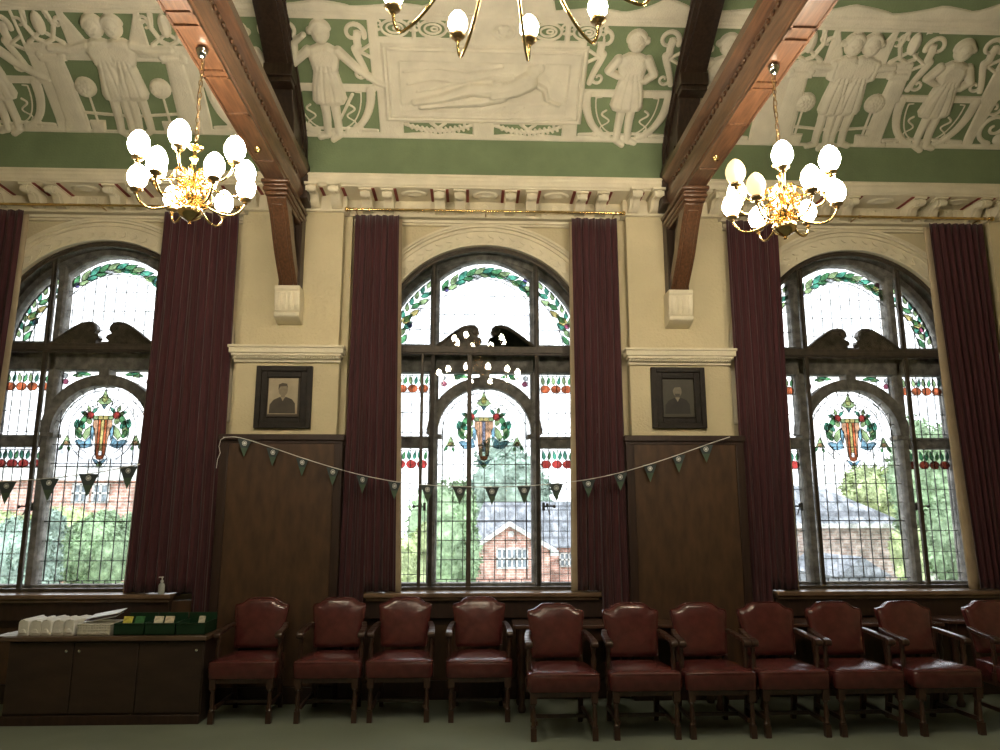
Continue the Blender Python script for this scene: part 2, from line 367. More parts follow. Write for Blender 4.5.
# ---- plaster ceiling reliefs (height fields laid on the vault)
class Relief:
    def __init__(s, x0, x1, s0, s1, step=.0075):
        s.xs = np.arange(x0, x1+step, step); s.ss = np.arange(s0, s1+step, step)
        s.X, s.S = np.meshgrid(s.xs, s.ss); s.H = np.full(s.X.shape, -.012)
    def sub(s, pts, pad):
        p = np.array(pts); a = np.searchsorted(s.xs, p[:, 0].min()-pad); b = np.searchsorted(s.xs, p[:, 0].max()+pad)
        c = np.searchsorted(s.ss, p[:, 1].min()-pad); d = np.searchsorted(s.ss, p[:, 1].max()+pad)
        return slice(c, d), slice(a, b)
    @staticmethod
    def dpoly(X, S, P):
        P = np.array(P, float); n = len(P); dm = np.full(X.shape, 9.); ins = np.zeros(X.shape, bool)
        for i in range(n):
            a, b = P[i], P[(i+1) % n]; e = b-a; L = (e@e)+1e-12
            t = np.clip(((X-a[0])*e[0]+(S-a[1])*e[1])/L, 0, 1)
            dm = np.minimum(dm, np.hypot(X-a[0]-t*e[0], S-a[1]-t*e[1]))
            if abs(e[1]) > 1e-12:
                cnd = ((a[1] > S) != (b[1] > S)) & (X < e[0]*(S-a[1])/e[1]+a[0]); ins ^= cnd
        return np.where(ins, dm, -dm)
    @staticmethod
    def dstroke(X, S, P, w0, w1=None):
        P = np.array(P, float); n = len(P); w1 = w0 if w1 is None else w1; best = np.full(X.shape, -9.)
        for i in range(n-1):
            a, b = P[i], P[i+1]; e = b-a; L = (e@e)+1e-12
            t = np.clip(((X-a[0])*e[0]+(S-a[1])*e[1])/L, 0, 1); wd = w0+(w1-w0)*(i+t)/(n-1)
            best = np.maximum(best, wd/2-np.hypot(X-a[0]-t*e[0], S-a[1]-t*e[1]))
        return best
    @staticmethod
    def edge(d, e=.006): t = np.clip(d/(2*e)+.5, 0, 1); return t*t*(3-2*t)
    def _add(s, sl, d, h, rnd):
        v = -.012+(h+.012)*s.edge(d)
        if rnd: v = v+rnd*np.sqrt(np.clip(d/.05, 0, 1))
        s.H[sl] = np.maximum(s.H[sl], v)
    def poly(s, P, h=.018, rnd=0): sl = s.sub(P, .02); s._add(sl, s.dpoly(s.X[sl], s.S[sl], P), h, rnd)
    def stroke(s, P, w, w1=None, h=.02, rnd=0): sl = s.sub(P, max(w, w1 or 0)+.02); s._add(sl, s.dstroke(s.X[sl], s.S[sl], P, w, w1), h, rnd)
    def disc(s, x, y, r, h=.02, rnd=.03, ry=None): s.poly([(x+r*math.cos(a), y+(ry or r)*math.sin(a)) for a in np.linspace(0, 2*math.pi, 20, endpoint=False)], h, rnd)
    def hole(s, P, depth=-.012):
        sl = s.sub(P, .02); d = s.dpoly(s.X[sl], s.S[sl], P); e = s.edge(d)
        s.H[sl] = np.minimum(s.H[sl], s.H[sl]*(1-e)+depth*e)
    def carve(s, P, w=.012, dep=.009):
        sl = s.sub(P, .03); d = s.dstroke(s.X[sl], s.S[sl], P, 0); s.H[sl] = np.where(s.H[sl] > 0, s.H[sl]-dep*np.exp(-(d/w)**2), s.H[sl])
    def ridge(s, P, w=.012, dep=.009): s.carve(P, w, -dep)
    def build(s, name):
        H = s.H.copy(); yy, zz = prof_at(s.ss); ny, nz = prof_n(s.ss)
        Y = yy[:, None]+ny[:, None]*H; Z = zz[:, None]+nz[:, None]*H
        keep = H > -.0115; q = keep[:-1, :-1] | keep[1:, :-1] | keep[:-1, 1:] | keep[1:, 1:]
        idx = np.arange(H.size).reshape(H.shape)
        F = np.stack([idx[:-1, :-1], idx[:-1, 1:], idx[1:, 1:], idx[1:, :-1]], -1)[q]
        used = np.unique(F); mp = np.zeros(H.size, int); mp[used] = np.arange(len(used))
        V = np.stack([s.X, Y, Z], -1).reshape(-1, 3)[used]; F = mp[F]
        o = V.mean(0); o[2] = V[:, 2].min()
        me = bpy.data.meshes.new(name); me.from_pydata((V-o).tolist(), [], F.tolist()); me.materials.append(relief_m)
        me.polygons.foreach_set('use_smooth', [True]*len(me.polygons)); me.update()
        ob = bpy.data.objects.new(name, me); C.objects.link(ob); ob.location = o
        if len(me.polygons) and me.polygons[0].normal.y*ny[0]+me.polygons[0].normal.z*nz[0] < 0: me.flip_normals()
        return ob
def arc(cx, cy, rx, ry, a0, a1, n=16): return [(cx+rx*math.cos(R(a0+(a1-a0)*i/n)), cy+ry*math.sin(R(a0+(a1-a0)*i/n))) for i in range(n+1)]
def spiral(cx, cy, r0, r1, a0, a1, n=26): return [(cx+(r0+(r1-r0)*i/n)*math.cos(R(a0+(a1-a0)*i/n)), cy+(r0+(r1-r0)*i/n)*math.sin(R(a0+(a1-a0)*i/n))) for i in range(n+1)]
S0 = cs(487, 140)[1]; S1 = cs(487, 19)[1]       # foot line and underside of the upper band
def P_(pts): return [cs(*p) for p in pts]
def figure(r, x, s0, h, flip=1, arm='fold', skirt=1.0):
    """small robed child standing on the lower band; x = axis, h = height"""
    def T(pts): return [(x+flip*u*h, s0+v*h) for u, v in pts]
    r.stroke(T([(-.045, .02), (-.04, .2), (-.05, .38)]), .06*h, .085*h, .02, .025)
    r.stroke(T([(.055, .02), (.045, .2), (.035, .38)]), .06*h, .085*h, .02, .025)
    r.stroke(T([(-.05, .02), (-.11, .0)]), .06*h, .05*h, .02, .02); r.stroke(T([(.055, .02), (.0, -.02)]), .06*h, .05*h, .02, .02)
    r.poly(T([(-.11, .29), (-.14, .33), (-.125, .45), (-.10, .57), (-.125, .70), (-.10, .77), (-.03, .80), (.05, .80), (.10, .77), (.13, .70), (.10, .57), (.125, .45), (.15, .34), (.12, .29), (.03, .275)][:2] and [((u if v > .6 else u*skirt), v) for u, v in [(-.11, .29), (-.14, .33), (-.125, .45), (-.10, .57), (-.125, .70), (-.10, .77), (-.03, .80), (.05, .80), (.10, .77), (.13, .70), (.10, .57), (.125, .45), (.15, .34), (.12, .29), (.03, .275)]]), .024, .04)
    r.disc(x+.0*h, s0+.885*h, .072*h, .03, .05, .085*h); r.stroke(arc(x, s0+.905*h, .062*h, .062*h, 190 if flip < 0 else 170, -20 if flip < 0 else 10, 14), .05*h, .05*h, .03, .035)
    r.disc(*T([(-.08, .90)])[0], .03*h, .03, .03)
    if arm == 'fold':
        r.stroke(T([(-.12, .74), (-.19, .62), (-.12, .56), (.05, .62)]), .075*h, .05*h, .034, .03)
        r.stroke(T([(.13, .74), (.20, .64), (.12, .60), (.02, .62)]), .075*h, .05*h, .034, .03)
    if arm == 'blow':
        r.stroke(T([(-.12, .74), (-.24, .64), (-.22, .80), (-.14, .86)]), .075*h, .045*h, .034, .03)
        r.stroke(T([(.12, .74), (.26, .60), (.40, .50), (.46, .47)]), .075*h, .04*h, .034, .03)
        r.disc(*T([(.47, .47)])[0], .022*h, .03, .03)
    if arm == 'out':
        r.stroke(T([(.10, .74), (.26, .70), (.40, .71)]), .085*h, .055*h, .03, .03); r.stroke(T([(-.10, .73), (-.10, .62), (.04, .58)]), .075*h, .05*h, .034, .03)
    for u in (-.09, -.03, .04, .10): r.carve(T([(u*.5, .62), (u, .45), (u*1.15, .31)]), .010, .008)
    r.ridge(T([(-.1, .6), (0, .57), (.1, .6)]), .010, .006); r.carve(T([(-.06, .80), (.06, .80)]), .008, .012)
    r.carve(T([(-.03, .895), (-.015, .895)]), .006, .012); r.carve(T([(.02, .895), (.035, .895)]), .006, .012); r.carve(T([(-.01, .855), (.015, .855)]), .005, .01)
def cartouche(r, x, s0, w_, h, ribbon=True):
    """open shield of two C curves with thin inner line round a figure's legs"""
    r.hole([(x-w_*.53, s0+.015), (x+w_*.53, s0+.015), (x+w_*.53, s0+h), (x-w_*.53, s0+h)])
    for q in (-1, 1):
        r.stroke([(x+q*w_*(.10+.36*math.sin(t)**.9), s0+h*(1.02-1.0*math.cos(t))) for t in np.linspace(.15, 1.57, 16)], .05, .085, .022, .010)
        r.stroke([(x+q*w_*(.06+.29*math.sin(t)**.9), s0+h*(.95-.86*math.cos(t))) for t in np.linspace(.25, 1.57, 16)]+[(x+q*w_*.29, s0+h*.96)], .013, .013, .014)
        if ribbon: r.stroke([(x+q*w_*(.22+.045*math.sin(t*9)), s0+h*(.65-.48*t)) for t in np.linspace(0, 1, 22)], .022, .010, .014)
        r.stroke(spiral(x+q*w_*.30, s0+.025, .045, .01, 90, 90-q*360), .022, .012, .02)
    r.stroke([(x-w_*.5, s0+.03), (x-.1, s0+.045), (x, s0+.03), (x+.1, s0+.045), (x+w_*.5, s0+.03)], .028, .028, .022)
    for q in (-.05, 0, .05): r.stroke([(x+q, s0+.03), (x+q*1.1, s0-.05)], .022, .014, .02)
def side_scroll(r, x, g, wd=.40):
    """upright S scroll with curled ends flanking a figure"""
    a, b = S0+.56, S1-.05; h = b-a
    r.stroke([(x+g*(wd-.02-.10*math.sin(math.pi*t)*(1 if t < .55 else .6)+.03*math.sin(6*t)), a+h*t) for t in np.linspace(.04, .80, 16)], .05, .07, .02, .008)
    r.stroke(spiral(x+g*(wd-.12), b-.10, .10, .018, -20 if g > 0 else 200, (-20+430) if g > 0 else (200-430)), .045, .02, .02, .006)
    r.stroke(spiral(x+g*(wd-.10), a+.07, .07, .012, 60 if g > 0 else 120, (60-400) if g > 0 else (120+400)), .034, .016, .02, .004)
    r.stroke([(x+g*(wd+.02), a+h*.62), (x+g*(wd-.08), a+h*.50), (x+g*(wd+.02), a+h*.40)], .03, .03, .02)
def ring_row(r, x, s0, w_, h):
    """squashed nested ovals between scroll ends, in a green slot"""
    r.hole([(x-w_/2, s0), (x+w_/2, s0), (x+w_/2, s0+h), (x-w_/2, s0+h)])
    r.stroke(arc(x, s0+h*.5, w_*.40, h*.46, 0, 360, 28), .022, .022, .02); r.stroke(arc(x, s0+h*.5, w_*.24, h*.27, 0, 360, 24), .017, .017, .02)
    r.stroke(arc(x+w_*.05, s0+h*.5, w_*.10, h*.10, 0, 360, 14), .014, .014, .02)
    for q in (-1, 1): r.stroke(spiral(x+q*w_*.47, s0+h*.72, .05, .012, -90, -90+q*330), .022, .014, .02)
def tulip(r, x, s0, h, w_):
    r.hole([(x-w_*.62, s0), (x+w_*.62, s0), (x+w_*.62, s0+h), (x-w_*.62, s0+h)])
    r.disc(x, s0+h*.62, w_*.17, .02, .03, h*.36)
    for q in (-1, 1):
        r.stroke([(x+q*w_*.32, s0+h*.98), (x+q*w_*.40, s0+h*.55), (x+q*w_*.22, s0+h*.12), (x, s0+h*.02)], .045, .035, .02, .01)
        r.carve([(x+q*w_*.33, s0+h*.9), (x+q*w_*.34, s0+h*.5), (x+q*w_*.2, s0+h*.18)], .007, .02)
        r.stroke(spiral(x+q*w_*.56, s0+h*.6, .07, .015, -60 if q > 0 else 240, -60+330 if q > 0 else -90), .03, .018, .02)
        r.stroke([(x+q*w_*.12, s0+h*.3), (x+q*w_*.5, s0+h*.02)], .03, .04, .02)
def wave_top(r, x0, x1, s, peaks):
    P = [(x0, s-.12)]
    n = 80
    for i in range(n+1):
        x = x0+(x1-x0)*i/n; v = 0
        for (p, a, wd) in peaks:
            t = (x-p)/wd
            if 0 <= t < 1: v = max(v, a*(1-t)**.6)
            elif -1.6 < t < 0: v = max(v, a*max(0, 1+t/1.6)**2.2)
        P.append((x, s+v))
    P.append((x1, s-.12)); r.poly(P, .022, .0)
def hatch_border(r, pts): r.ridge(pts, .008, .006)

# central bay ------------------------------------------------------------
xa, xb = -.5*BAY+XC0+.12, .5*BAY+XC0-.12
r = Relief(xa, xb, S0-.08, SL[-1]*.52)
top = S1+.12
BW = S1
r.poly([(xa-.02, S0), (xb+.02, S0), (xb+.02, S1+.085), (xa-.02, S1+.085)])
wave_top(r, xa-.02, xb+.02, S1+.085, [(-1.5, .05, .3), (-.8, .04, .3), (-.12, .6, .34), (.28, .6, .3), (.9, .04, .3), (1.55, .14, .3)])
for v in (.02, .05): r.ridge([(xa, S1+v), (xb, S1+v)], .007, .007)
pl, pr_ = cs(381, 44), cs(591, 122); p0x, p1x = pl[0], cs(588, 60)[0]; ps0, ps1 = cs(487, 122)[1], cs(487, 44)[1]
fl = cs(334, 139)[0]; fr = cs(622, 141)[0]
HF = S1-S0-.02
# green fields
for x, q in ((fl, 1), (fr, -1)):
    cartouche(r, x, S0+.04, .86, .42)
    r.hole([(x-.45, S0+.52), (x+.42, S0+.52), (x+.42, S1-.03), (x-.45, S1-.03)])
    r.stroke([(x-.42, S0+.48), (x+.42, S0+.48)], .07, .07, .018)
    for g in (-1, 1):
        side_scroll(r, x, g, .41)
# plaque with frame and reclining figure
r.poly([(p0x, ps0), (p1x, ps0), (p1x, ps1), (p0x, ps1)], .03)
for d in (.02, .055): r.ridge([(p0x+d, ps0+d), (p1x-d, ps0+d), (p1x-d, ps1-d), (p0x+d, ps1-d), (p0x+d, ps0+d)], .009, .02)
i0, i1 = cs(402, 112), cs(570, 64)
ix0, ix1, is0, is1 = i0[0], cs(568, 90)[0], cs(487, 113)[1], cs(487, 62)[1]
r.hole([(ix0, is0), (ix1, is0), (ix1, is1), (ix0, is1)], .008)
W_, Hh = ix1-ix0, is1-is0
def q_(pts): return [(ix0+u*W_, is0+v*Hh) for u, v in pts]
r.stroke(q_([(.0, .05), (.25, .12), (.55, .08), (.98, .10)]), .11, .13, .018, .012)             # ground drapery
r.stroke(q_([(.08, .20), (.25, .30), (.42, .48), (.58, .45)]), .055, .15, .03, .06)          # upper leg
r.stroke(q_([(.12, .12), (.3, .20), (.48, .26), (.6, .36)]), .055, .13, .03, .05)             # lower leg
r.stroke(q_([(.56, .42), (.68, .52), (.76, .66)]), .15, .18, .03, .07)                       # torso
r.stroke(q_([(.76, .68), (.86, .50), (.88, .30), (.95, .2)]), .06, .04, .026, .03)             # supporting arm
r.stroke(q_([(.72, .7), (.64, .58), (.56, .62)]), .055, .04, .03, .03)
r.disc(*q_([(.79, .86)])[0], .062, .03, .04); r.disc(*q_([(.82, .92)])[0], .05, .03, .03)
for e in range(6): r.ridge(q_([(.86+.015*e, .80-.02*e), (.92+.01*e, .5), (.9+.015*e, .22)]), .008, .007)
r.stroke(q_([(.05, .55), (.2, .66), (.36, .62), (.52, .74), (.66, .72)]), .03, .06, .018, .012)
r.stroke(q_([(.03, .78), (.2, .88), (.4, .82), (.6, .92)]), .03, .04, .018, .008)
r.stroke(q_([(.1, .4), (.2, .46), (.35, .62)]), .02, .03, .018, .008)
for e in range(5): r.carve(q_([(.2+.12*e, .02), (.26+.12*e, .14)]), .008, .007)
# ovals between plaque and band, rosette in the middle
rs0, rh = ps1+.045, S1-ps1-.065
for cxp in (395, 433, 549, 588): ring_row(r, cs(cxp, 30)[0], rs0, .30, rh)
mx = cs(504, 30)[0]
r.stroke(arc(mx, rs0+rh/2, .10, rh*.42, 0, 360, 20), .03, .03, .028)
for a in range(0, 360, 60): r.carve([(mx+.05*math.cos(R(a)), rs0+rh/2+.05*math.sin(R(a)))]*2, .012, .02)
# garlands below
for (a, b) in ((404, 473), (494, 562)):
    xa_, xb_ = cs(a, 130)[0], cs(b, 130)[0]; xm = (xa_+xb_)/2
    r.hole([(xa_, S0+.04), (xb_, S0+.04), (xb_, ps0-.02), (xa_, ps0-.02)])
    hh = ps0-.02-S0-.04; L = (xb_-xa_)/2
    pts = [(xm+L*t, S0+.04+hh*(.35+.55*t*t)) for t in np.linspace(-.95, .95, 15)]
    r.stroke(pts, .03, .03, .02)
    for p in pts[1:-1]:
        r.stroke([(p[0]-.02, p[1]+.022), (p[0]+.02, p[1]-.022)], .022, .022, .024)
    r.stroke([(xm-.07, ps0-.02), (xm, ps0-.07), (xm+.07, ps0-.02)], .03, .03, .02)
    r.stroke([(xa_, S0+.035), (xm-.12, S0+.05), (xm, S0+.03), (xm+.12, S0+.05), (xb_, S0+.035)], .03, .03, .02)
    for g in (-1, 1): r.stroke(spiral(xm+g*(L+.05), S0+.06, .05, .012, 90, 90+g*330), .025, .014, .02)
figure(r, fl, S0, HF*1.0, 1, 'blow'); figure(r, fr, S0, HF*.98, -1, 'fold')
r.stroke([(fl+.02, S0+.06), (fl+.22, S0+.42)], .02, .03, .024)
tag(r.build('ceiling_relief'), 'cream plaster ceiling relief of a reclining nude between two standing children, middle bay', 'relief', 'moulded ceiling reliefs')

# left bay --------------------------------------------------------------
def pillar(r, x, wd, s_top):
    r.poly([(x-wd*.62, S0), (x+wd*.62, S0), (x+wd*.5, S0+.12), (x+wd*.40, s_top), (x-wd*.40, s_top), (x-wd*.5, S0+.12)], .026, .012)
    r.poly([(x-wd*.62, s_top-.04), (x+wd*.62, s_top-.04), (x+wd*.62, s_top+.03), (x-wd*.62, s_top+.03)], .03, .012)
    for g in (-1, 1): r.disc(x+g*wd*.5, s_top+.02, .035, .03, .015)
def tree(r, x, s0, h):
    r.poly([(x-.06, s0), (x+.06, s0), (x+.075, s0+.12), (x-.075, s0+.12)], .024, .012)
    r.stroke([(x, s0+.1), (x, s0+h)], .022, .018, .02)
    r.disc(x, s0+h, .095, .024, .035)
    for e in range(26):
        a = e*2.4; q = .085*math.sqrt(e/26); r.ridge([(x+q*math.cos(a), s0+h+q*math.sin(a))]*2, .009, .008)
def couple(r, x, flip=1):
    figure(r, x-.075, S0, HF, -flip, 'out', .8); figure(r, x+.09, S0+.01, HF*.99, flip, 'out', .8)
def sidebay(xa, xb, Pl, couplex, childs, flip, tops, top_line):
    r = Relief(xa, xb, S0-.08, SL[-1]*.50)
    r.poly([(xa-.02, S0), (xb+.02, S0), (xb+.02, top), (xa-.02, top)])
    wave_top(r, xa-.02, xb+.02, top, tops)
    for v in (.02, .05, .10): r.ridge([(xa, S1+v), (xb, S1+v)], .007, .007)
    for a, b in Pl:
        sp = S0+HF*.64
        r.hole([(a+.12, S0+.03), (b-.12, S0+.03), (b-.09, sp-.03), (a+.09, sp-.03)])
        r.stroke([(a, S0+.20), ((a+b)/2, S0+.16), (b, S0+.20)], .028, .028, .018)
        r.hole([(a+.36, sp+.14), (a+.24, S1-.03), (b-.24, S1-.03), (b-.36, sp+.14)])
        pillar(r, a, .19, sp); pillar(r, b, .19, sp)
        tulip(r, a, sp+.12, S1-sp-.14, .30); tulip(r, b, sp+.12, S1-sp-.14, .30)
        m = (a+b)/2
        for g in (-1, 1):
            tree(r, m+g*.34, S0, .44); r.stroke(spiral(m+g*.36, S1-.09, .05, .012, 0, g*330), .026, .014, .02)
        couple(r, m, flip)
        for g in (-1, 1): r.stroke([(m+g*.2, S0+HF*.69), (m+g*.5, S0+HF*.66), (m+g*.8, sp+.06)], .07, .09, .018, .01)
    for x, q in childs:
        cartouche(r, x, S0+.04, .80, .42)
        r.hole([(x-.40, S0+.53), (x+.40, S0+.53), (x+.40, S1-.03), (x-.40, S1-.03)])
        for g in (-1, 1):
            side_scroll(r, x, g, .38)
        figure(r, x, S0, HF*.97, q, 'fold' if q < 0 else 'blow')
    return r
lp0, lp1 = cs(78, 125)[0], cs(192, 125)[0]
lc = cs(14, 128)[0]; l2 = lp1+.62
r = sidebay(-XR+.05, -.5*BAY+XC0-.12, [(lp0, lp1)], 0, [(lc, 1), (l2, -1)], 1, [(-4.6, .08, .5), (-3.8, .1, .4), (-3.0, .12, .5), (-2.3, .1, .4)], 0)
tag(r.build('ceiling_relief'), 'cream plaster ceiling relief of a robed couple between ball trees, left bay', 'relief', 'moulded ceiling reliefs')
rp0, rp1 = cs(783, 128)[0], cs(872, 140)[0]+.03
rc = cs(922, 141)[0]
r = sidebay(.5*BAY+XC0+.12, XR-.05, [(rp0, rp1)], 0, [(rp0-.74, 1), (rc, -1)], -1, [(2.5, .07, .4), (3.2, .09, .4), (4.0, .10, .45), (4.7, .25, .5), (5.3, .3, .6)], 0)
x = rc+.78
r.hole([(x-.26, S0+.05), (x+.3, S0+.05), (x+.3, S0+.5), (x-.2, S0+.5)])
for g in (-1, 1):
    r.stroke(spiral(x+g*.10, S0+.22, .16, .02, -90, -90+g*500), .045, .02, .02, .008); r.stroke(spiral(x+g*.2, S0+.42, .08, .02, 0, g*400), .03, .016, .02)
r.disc(x, S0+.30, .05, .02, .02, .09); r.disc(x, S0+.10, .06, .02, .02)
r.hole([(x-.25, S0+.62), (x+.25, S0+.62), (x+.3, S1-.05), (x-.25, S1-.05)])
r.stroke(spiral(x, S0+.82, .17, .02, -40, 520), .045, .02, .02, .008)
tag(r.build('ceiling_relief'), 'cream plaster ceiling relief with robed couple and child in a smock, right bay', 'relief', 'moulded ceiling reliefs')

# ================================================================= WINDOWS
GY = 7.53
def g(px, py): p = on_y(px, py, 7.5); return (float(p[0])-XC0, float(p[2]))
leadw = .0075
def ribbon(f, pts, wd=leadw, y0=GY-.005, y1=GY+.005, closed=False):
    n = len(pts); rng = range(n if closed else n-1)
    for i in rng:
        a = np.array(pts[i]); b = np.array(pts[(i+1) % n]); e = b-a; L = math.hypot(*e)
        if L < 1e-6: continue
        t = e/L*wd*.3; q = np.array([-e[1], e[0]])/L*wd/2
        P = [a-t+q, b+t+q, b+t-q, a-t-q]; f.prism([tuple(p) for p in P], y0, y1)
COL = ['green', 'teal', 'lime', 'red', 'orange', 'peach', 'yellow', 'blue', 'purple', 'white', 'grey', 'pink']
CI = {c: i for i, c in enumerate(COL)}
def piece(fc, fl_, poly, col, outline=True):
    fc.m = CI[col]; fc.prism(poly, GY-.003, GY+.003)
    if outline: ribbon(fl_, poly, .0034, closed=True)
def leaf(fc, fl_, x, z, a, L, wd, col):
    ca, sa = math.cos(a), math.sin(a); pts = []
    for i in range(9): t = i/8; pts.append((t*L, wd*math.sin(math.pi*t**.8)/2))
    for i in range(7, 0, -1): t = i/8; pts.append((t*L, -wd*math.sin(math.pi*t**.8)/2))
    P = [(x+u*ca-v*sa, z+u*sa+v*ca) for u, v in pts]; piece(fc, fl_, P, col)
def circ(x, z, r_, n=14, rz=None): return [(x+r_*math.cos(2*math.pi*i/n), z+(rz or r_)*math.sin(2*math.pi*i/n)) for i in range(n)]
ZB = .975; SP = 2.415; RF = .472; MX0, MX1 = .467, .560; RO = 1.0

def window(k):
    c = bx(k); wn = st(empty('window_%d' % (k+2), (c, 7.5, .9)))
    def B(f, name, m, **kw):
        f.v = [(x+c, y, z) for x, y, z in f.v]; return f.build(name, m, wn, **kw)
    # stone tracery
    f = MB(); y0, y1 = 7.45, 7.60
    f.ring(0, ZS, RO, AR+.02, 0, math.pi, y0-.0, y1, 56)
    for s in (-1, 1):
        f.box(*sorted((s*RO, s*(AR+.01))), y0, y1, .9, ZS); 
        f.prism([(s*MX0, y0+.03), (s*MX0+s*.02, y0), (s*MX1-s*.02, y0), (s*MX1, y0+.03), (s*MX1, y1), (s*MX0, y1)], .9, 4.10, 'z')
        f.box(*sorted((s*MX1, s*RO)), y0+.01, y1, 2.277, 2.387); f.box(*sorted((s*MX1, s*RO)), y0-.01, y1, 2.36, 2.387)
        f.box(*sorted((s*(MX1-.005), s*(MX0-.04))), y0-.01, y1, 2.37, 2.41)
    f.box(-RO, RO, y0, y1, 3.04, 3.325); f.box(-RO, RO, y0-.03, y1, 3.20, 3.30); f.box(-RO, RO, y0, y1, .88, ZB)
    f.ring(0, SP, RF, RF+.105, 0, math.pi, y0+.005, y1, 40)
    f.box(-.05, .05, y0-.015, y1, SP+RF-.01, 3.05)
    # plate above the upper centre light
    top_a = [(-.467, 4.03)]+[(x, 4.235-.205*(x/.467)**2) for x in np.linspace(-.467, .467, 17)][1:-1]+[(.467, 4.03)]
    out_a = [(RO*1.01*math.cos(a), ZS+RO*1.01*math.sin(a)) for a in np.linspace(math.acos(.467/RO), math.pi-math.acos(.467/RO), 17)][::-1]
    for i in range(16): f.prism([top_a[i], top_a[i+1], out_a[i+1], out_a[i]], y0+.02, y1)
    B(f, 'window_frame', stone, bevel=.006)
    # lights: (name, outline)
    arcF = [(RF*math.cos(a), SP+RF*math.sin(a)) for a in np.linspace(0, math.pi, 25)]
    def pane(name, poly):
        q = MB(); q.prism(poly, GY-.0015, GY+.0015); return B(q, name, G_clear)
    panes = []
    pC = pane('leaded_light', [(-MX0, ZB), (MX0, ZB)]+[(RF*math.cos(a), SP+RF*math.sin(a)) for a in np.linspace(0, math.pi, 25)])
    pU = pane('leaded_light', [(-.467, 3.32), (.467, 3.32)]+top_a[::-1])
    fl_ = MB(); fc = MB()
    # ---- centre light
    for i in range(-4, 5):
        x = i*.104; zt = SP+math.sqrt(max(0, RF**2-x*x))
        lo = 2.16 if abs(i) <= 1 else 2.30
        ribbon(fl_, [(x, ZB+.03), (x, lo)])
        if abs(i) > 3: ribbon(fl_, [(x, lo), (x, zt)])
        ribbon(fl_, [(x+.052, ZB), (x+.052, ZB+.03)]) if i < 4 else None
    z = ZB+.03
    while z < 2.35:
        ribbon(fl_, [(-MX0, z), (MX0, z)], leadw*(1.5 if abs(z-(ZB+.03+.185*3)) < .01 else 1)); z += .185
    ribbon(fl_, [(-.42, ZB+.03), (-.42, SP)]+[(.425*math.cos(a), SP+.425*math.sin(a)) for a in np.linspace(math.pi, 0, 25)]+[(.42, SP), (.42, ZB+.03)])
    for a in range(15, 180, 15): ribbon(fl_, [(.425*math.cos(R(a)), SP+.425*math.sin(R(a))), (RF*math.cos(R(a)), SP+RF*math.sin(R(a)))])
    mc = lambda u, v: g(420+u/8.333, 370+v/8.333)
    cxm = mc(533, 510)
    # ring of white glass, blue and green inside
    for rr in (.262, .325): ribbon(fl_, [(cxm[0]+rr*math.cos(R(t)), cxm[1]+rr*math.sin(R(t))) for t in range(-60, 241, 12)], .005)
    for t in range(-45, 240, 30): ribbon(fl_, [(cxm[0]+rr_*math.cos(R(t)), cxm[1]+rr_*math.sin(R(t))) for rr_ in (.262, .325)], .004)
    for s in (-1, 1):
        X = lambda u: 533+s*u
        for P, cc in ((((72, 640), (90, 560), (130, 600), (128, 660)), 'blue'), (((133, 600), (180, 585), (215, 600), (175, 648), (133, 660)), 'blue'), (((70, 600), (60, 500), (88, 470), (92, 550)), 'blue'), (((95, 552), (92, 470), (135, 505), (160, 560), (132, 592)), 'lime')):
            piece(fc, fl_, [mc(X(a_), b_) for a_, b_ in P], cc)
        for (u, v, a, L, cc) in ((165, 580, 62, .13, 'green'), (185, 560, 95, .15, 'lime'), (140, 500, 50, .12, 'teal'), (175, 470, 112, .13, 'green'), (100, 465, 70, .09, 'lime'), (205, 500, 85, .10, 'teal')):
            p = mc(X(u), v); leaf(fc, fl_, p[0], p[1], R(a if s > 0 else 180-a), L, .055, cc)
        p = mc(X(107), 388); piece(fc, fl_, circ(p[0], p[1], .040, 9), 'red'); piece(fc, fl_, circ(p[0]+s*.045, p[1]+.012, .022, 7), 'yellow')
        for a in (20, 75, 130): leaf(fc, fl_, p[0]+.03*math.cos(R(a if s > 0 else 180-a)), p[1]+.03*math.sin(R(a)), R(a if s > 0 else 180-a), .075, .035, 'teal' if a != 75 else 'lime')
        p = mc(X(278), 610); piece(fc, fl_, [(p[0]-.05, p[1]-.03), (p[0]+.05, p[1]-.03), (p[0]+.025, p[1]+.02), (p[0], p[1]+.075), (p[0]-.025, p[1]+.02)], 'lime'); piece(fc, fl_, circ(p[0], p[1]-.008, .026, 8), 'peach')
        leaf(fc, fl_, p[0]+s*.03, p[1]-.03, R(-50 if s > 0 else 230), .06, .03, 'green'); leaf(fc, fl_, p[0]-s*.02, p[1]-.035, R(-110 if s > 0 else 290), .05, .03, 'green')
    stripe = 'grey' if k == 0 else 'yellow'
    for s in (-1, 1):
        X = lambda u: 533+s*u
        piece(fc, fl_, [mc(X(u), v) for u, v in ((36, 425), (76, 425), (79, 470), (63, 520), (52, 580), (46, 650), (41, 715), (36, 715))], 'peach')
        piece(fc, fl_, [mc(X(u), v) for u, v in ((13, 425), (36, 425), (36, 715), (13, 715))], 'peach' if k == 0 else 'orange')
    piece(fc, fl_, [mc(u, v) for u, v in ((520, 425), (546, 425), (546, 680), (520, 680))], stripe)
    piece(fc, fl_, [mc(u, v) for u, v in ((497, 716), (569, 716), (560, 745), (533, 755), (506, 745))], 'orange')
    for a, b, cc in ((450, 490, 'lime'), (492, 531, 'yellow'), (534, 574, 'yellow'), (576, 616, 'lime')): p0, p1 = mc(a, 390), mc(b, 423); piece(fc, fl_, [(p0[0], p1[1]), (p1[0], p1[1]), (p1[0], p0[1]), (p0[0], p0[1])], cc)
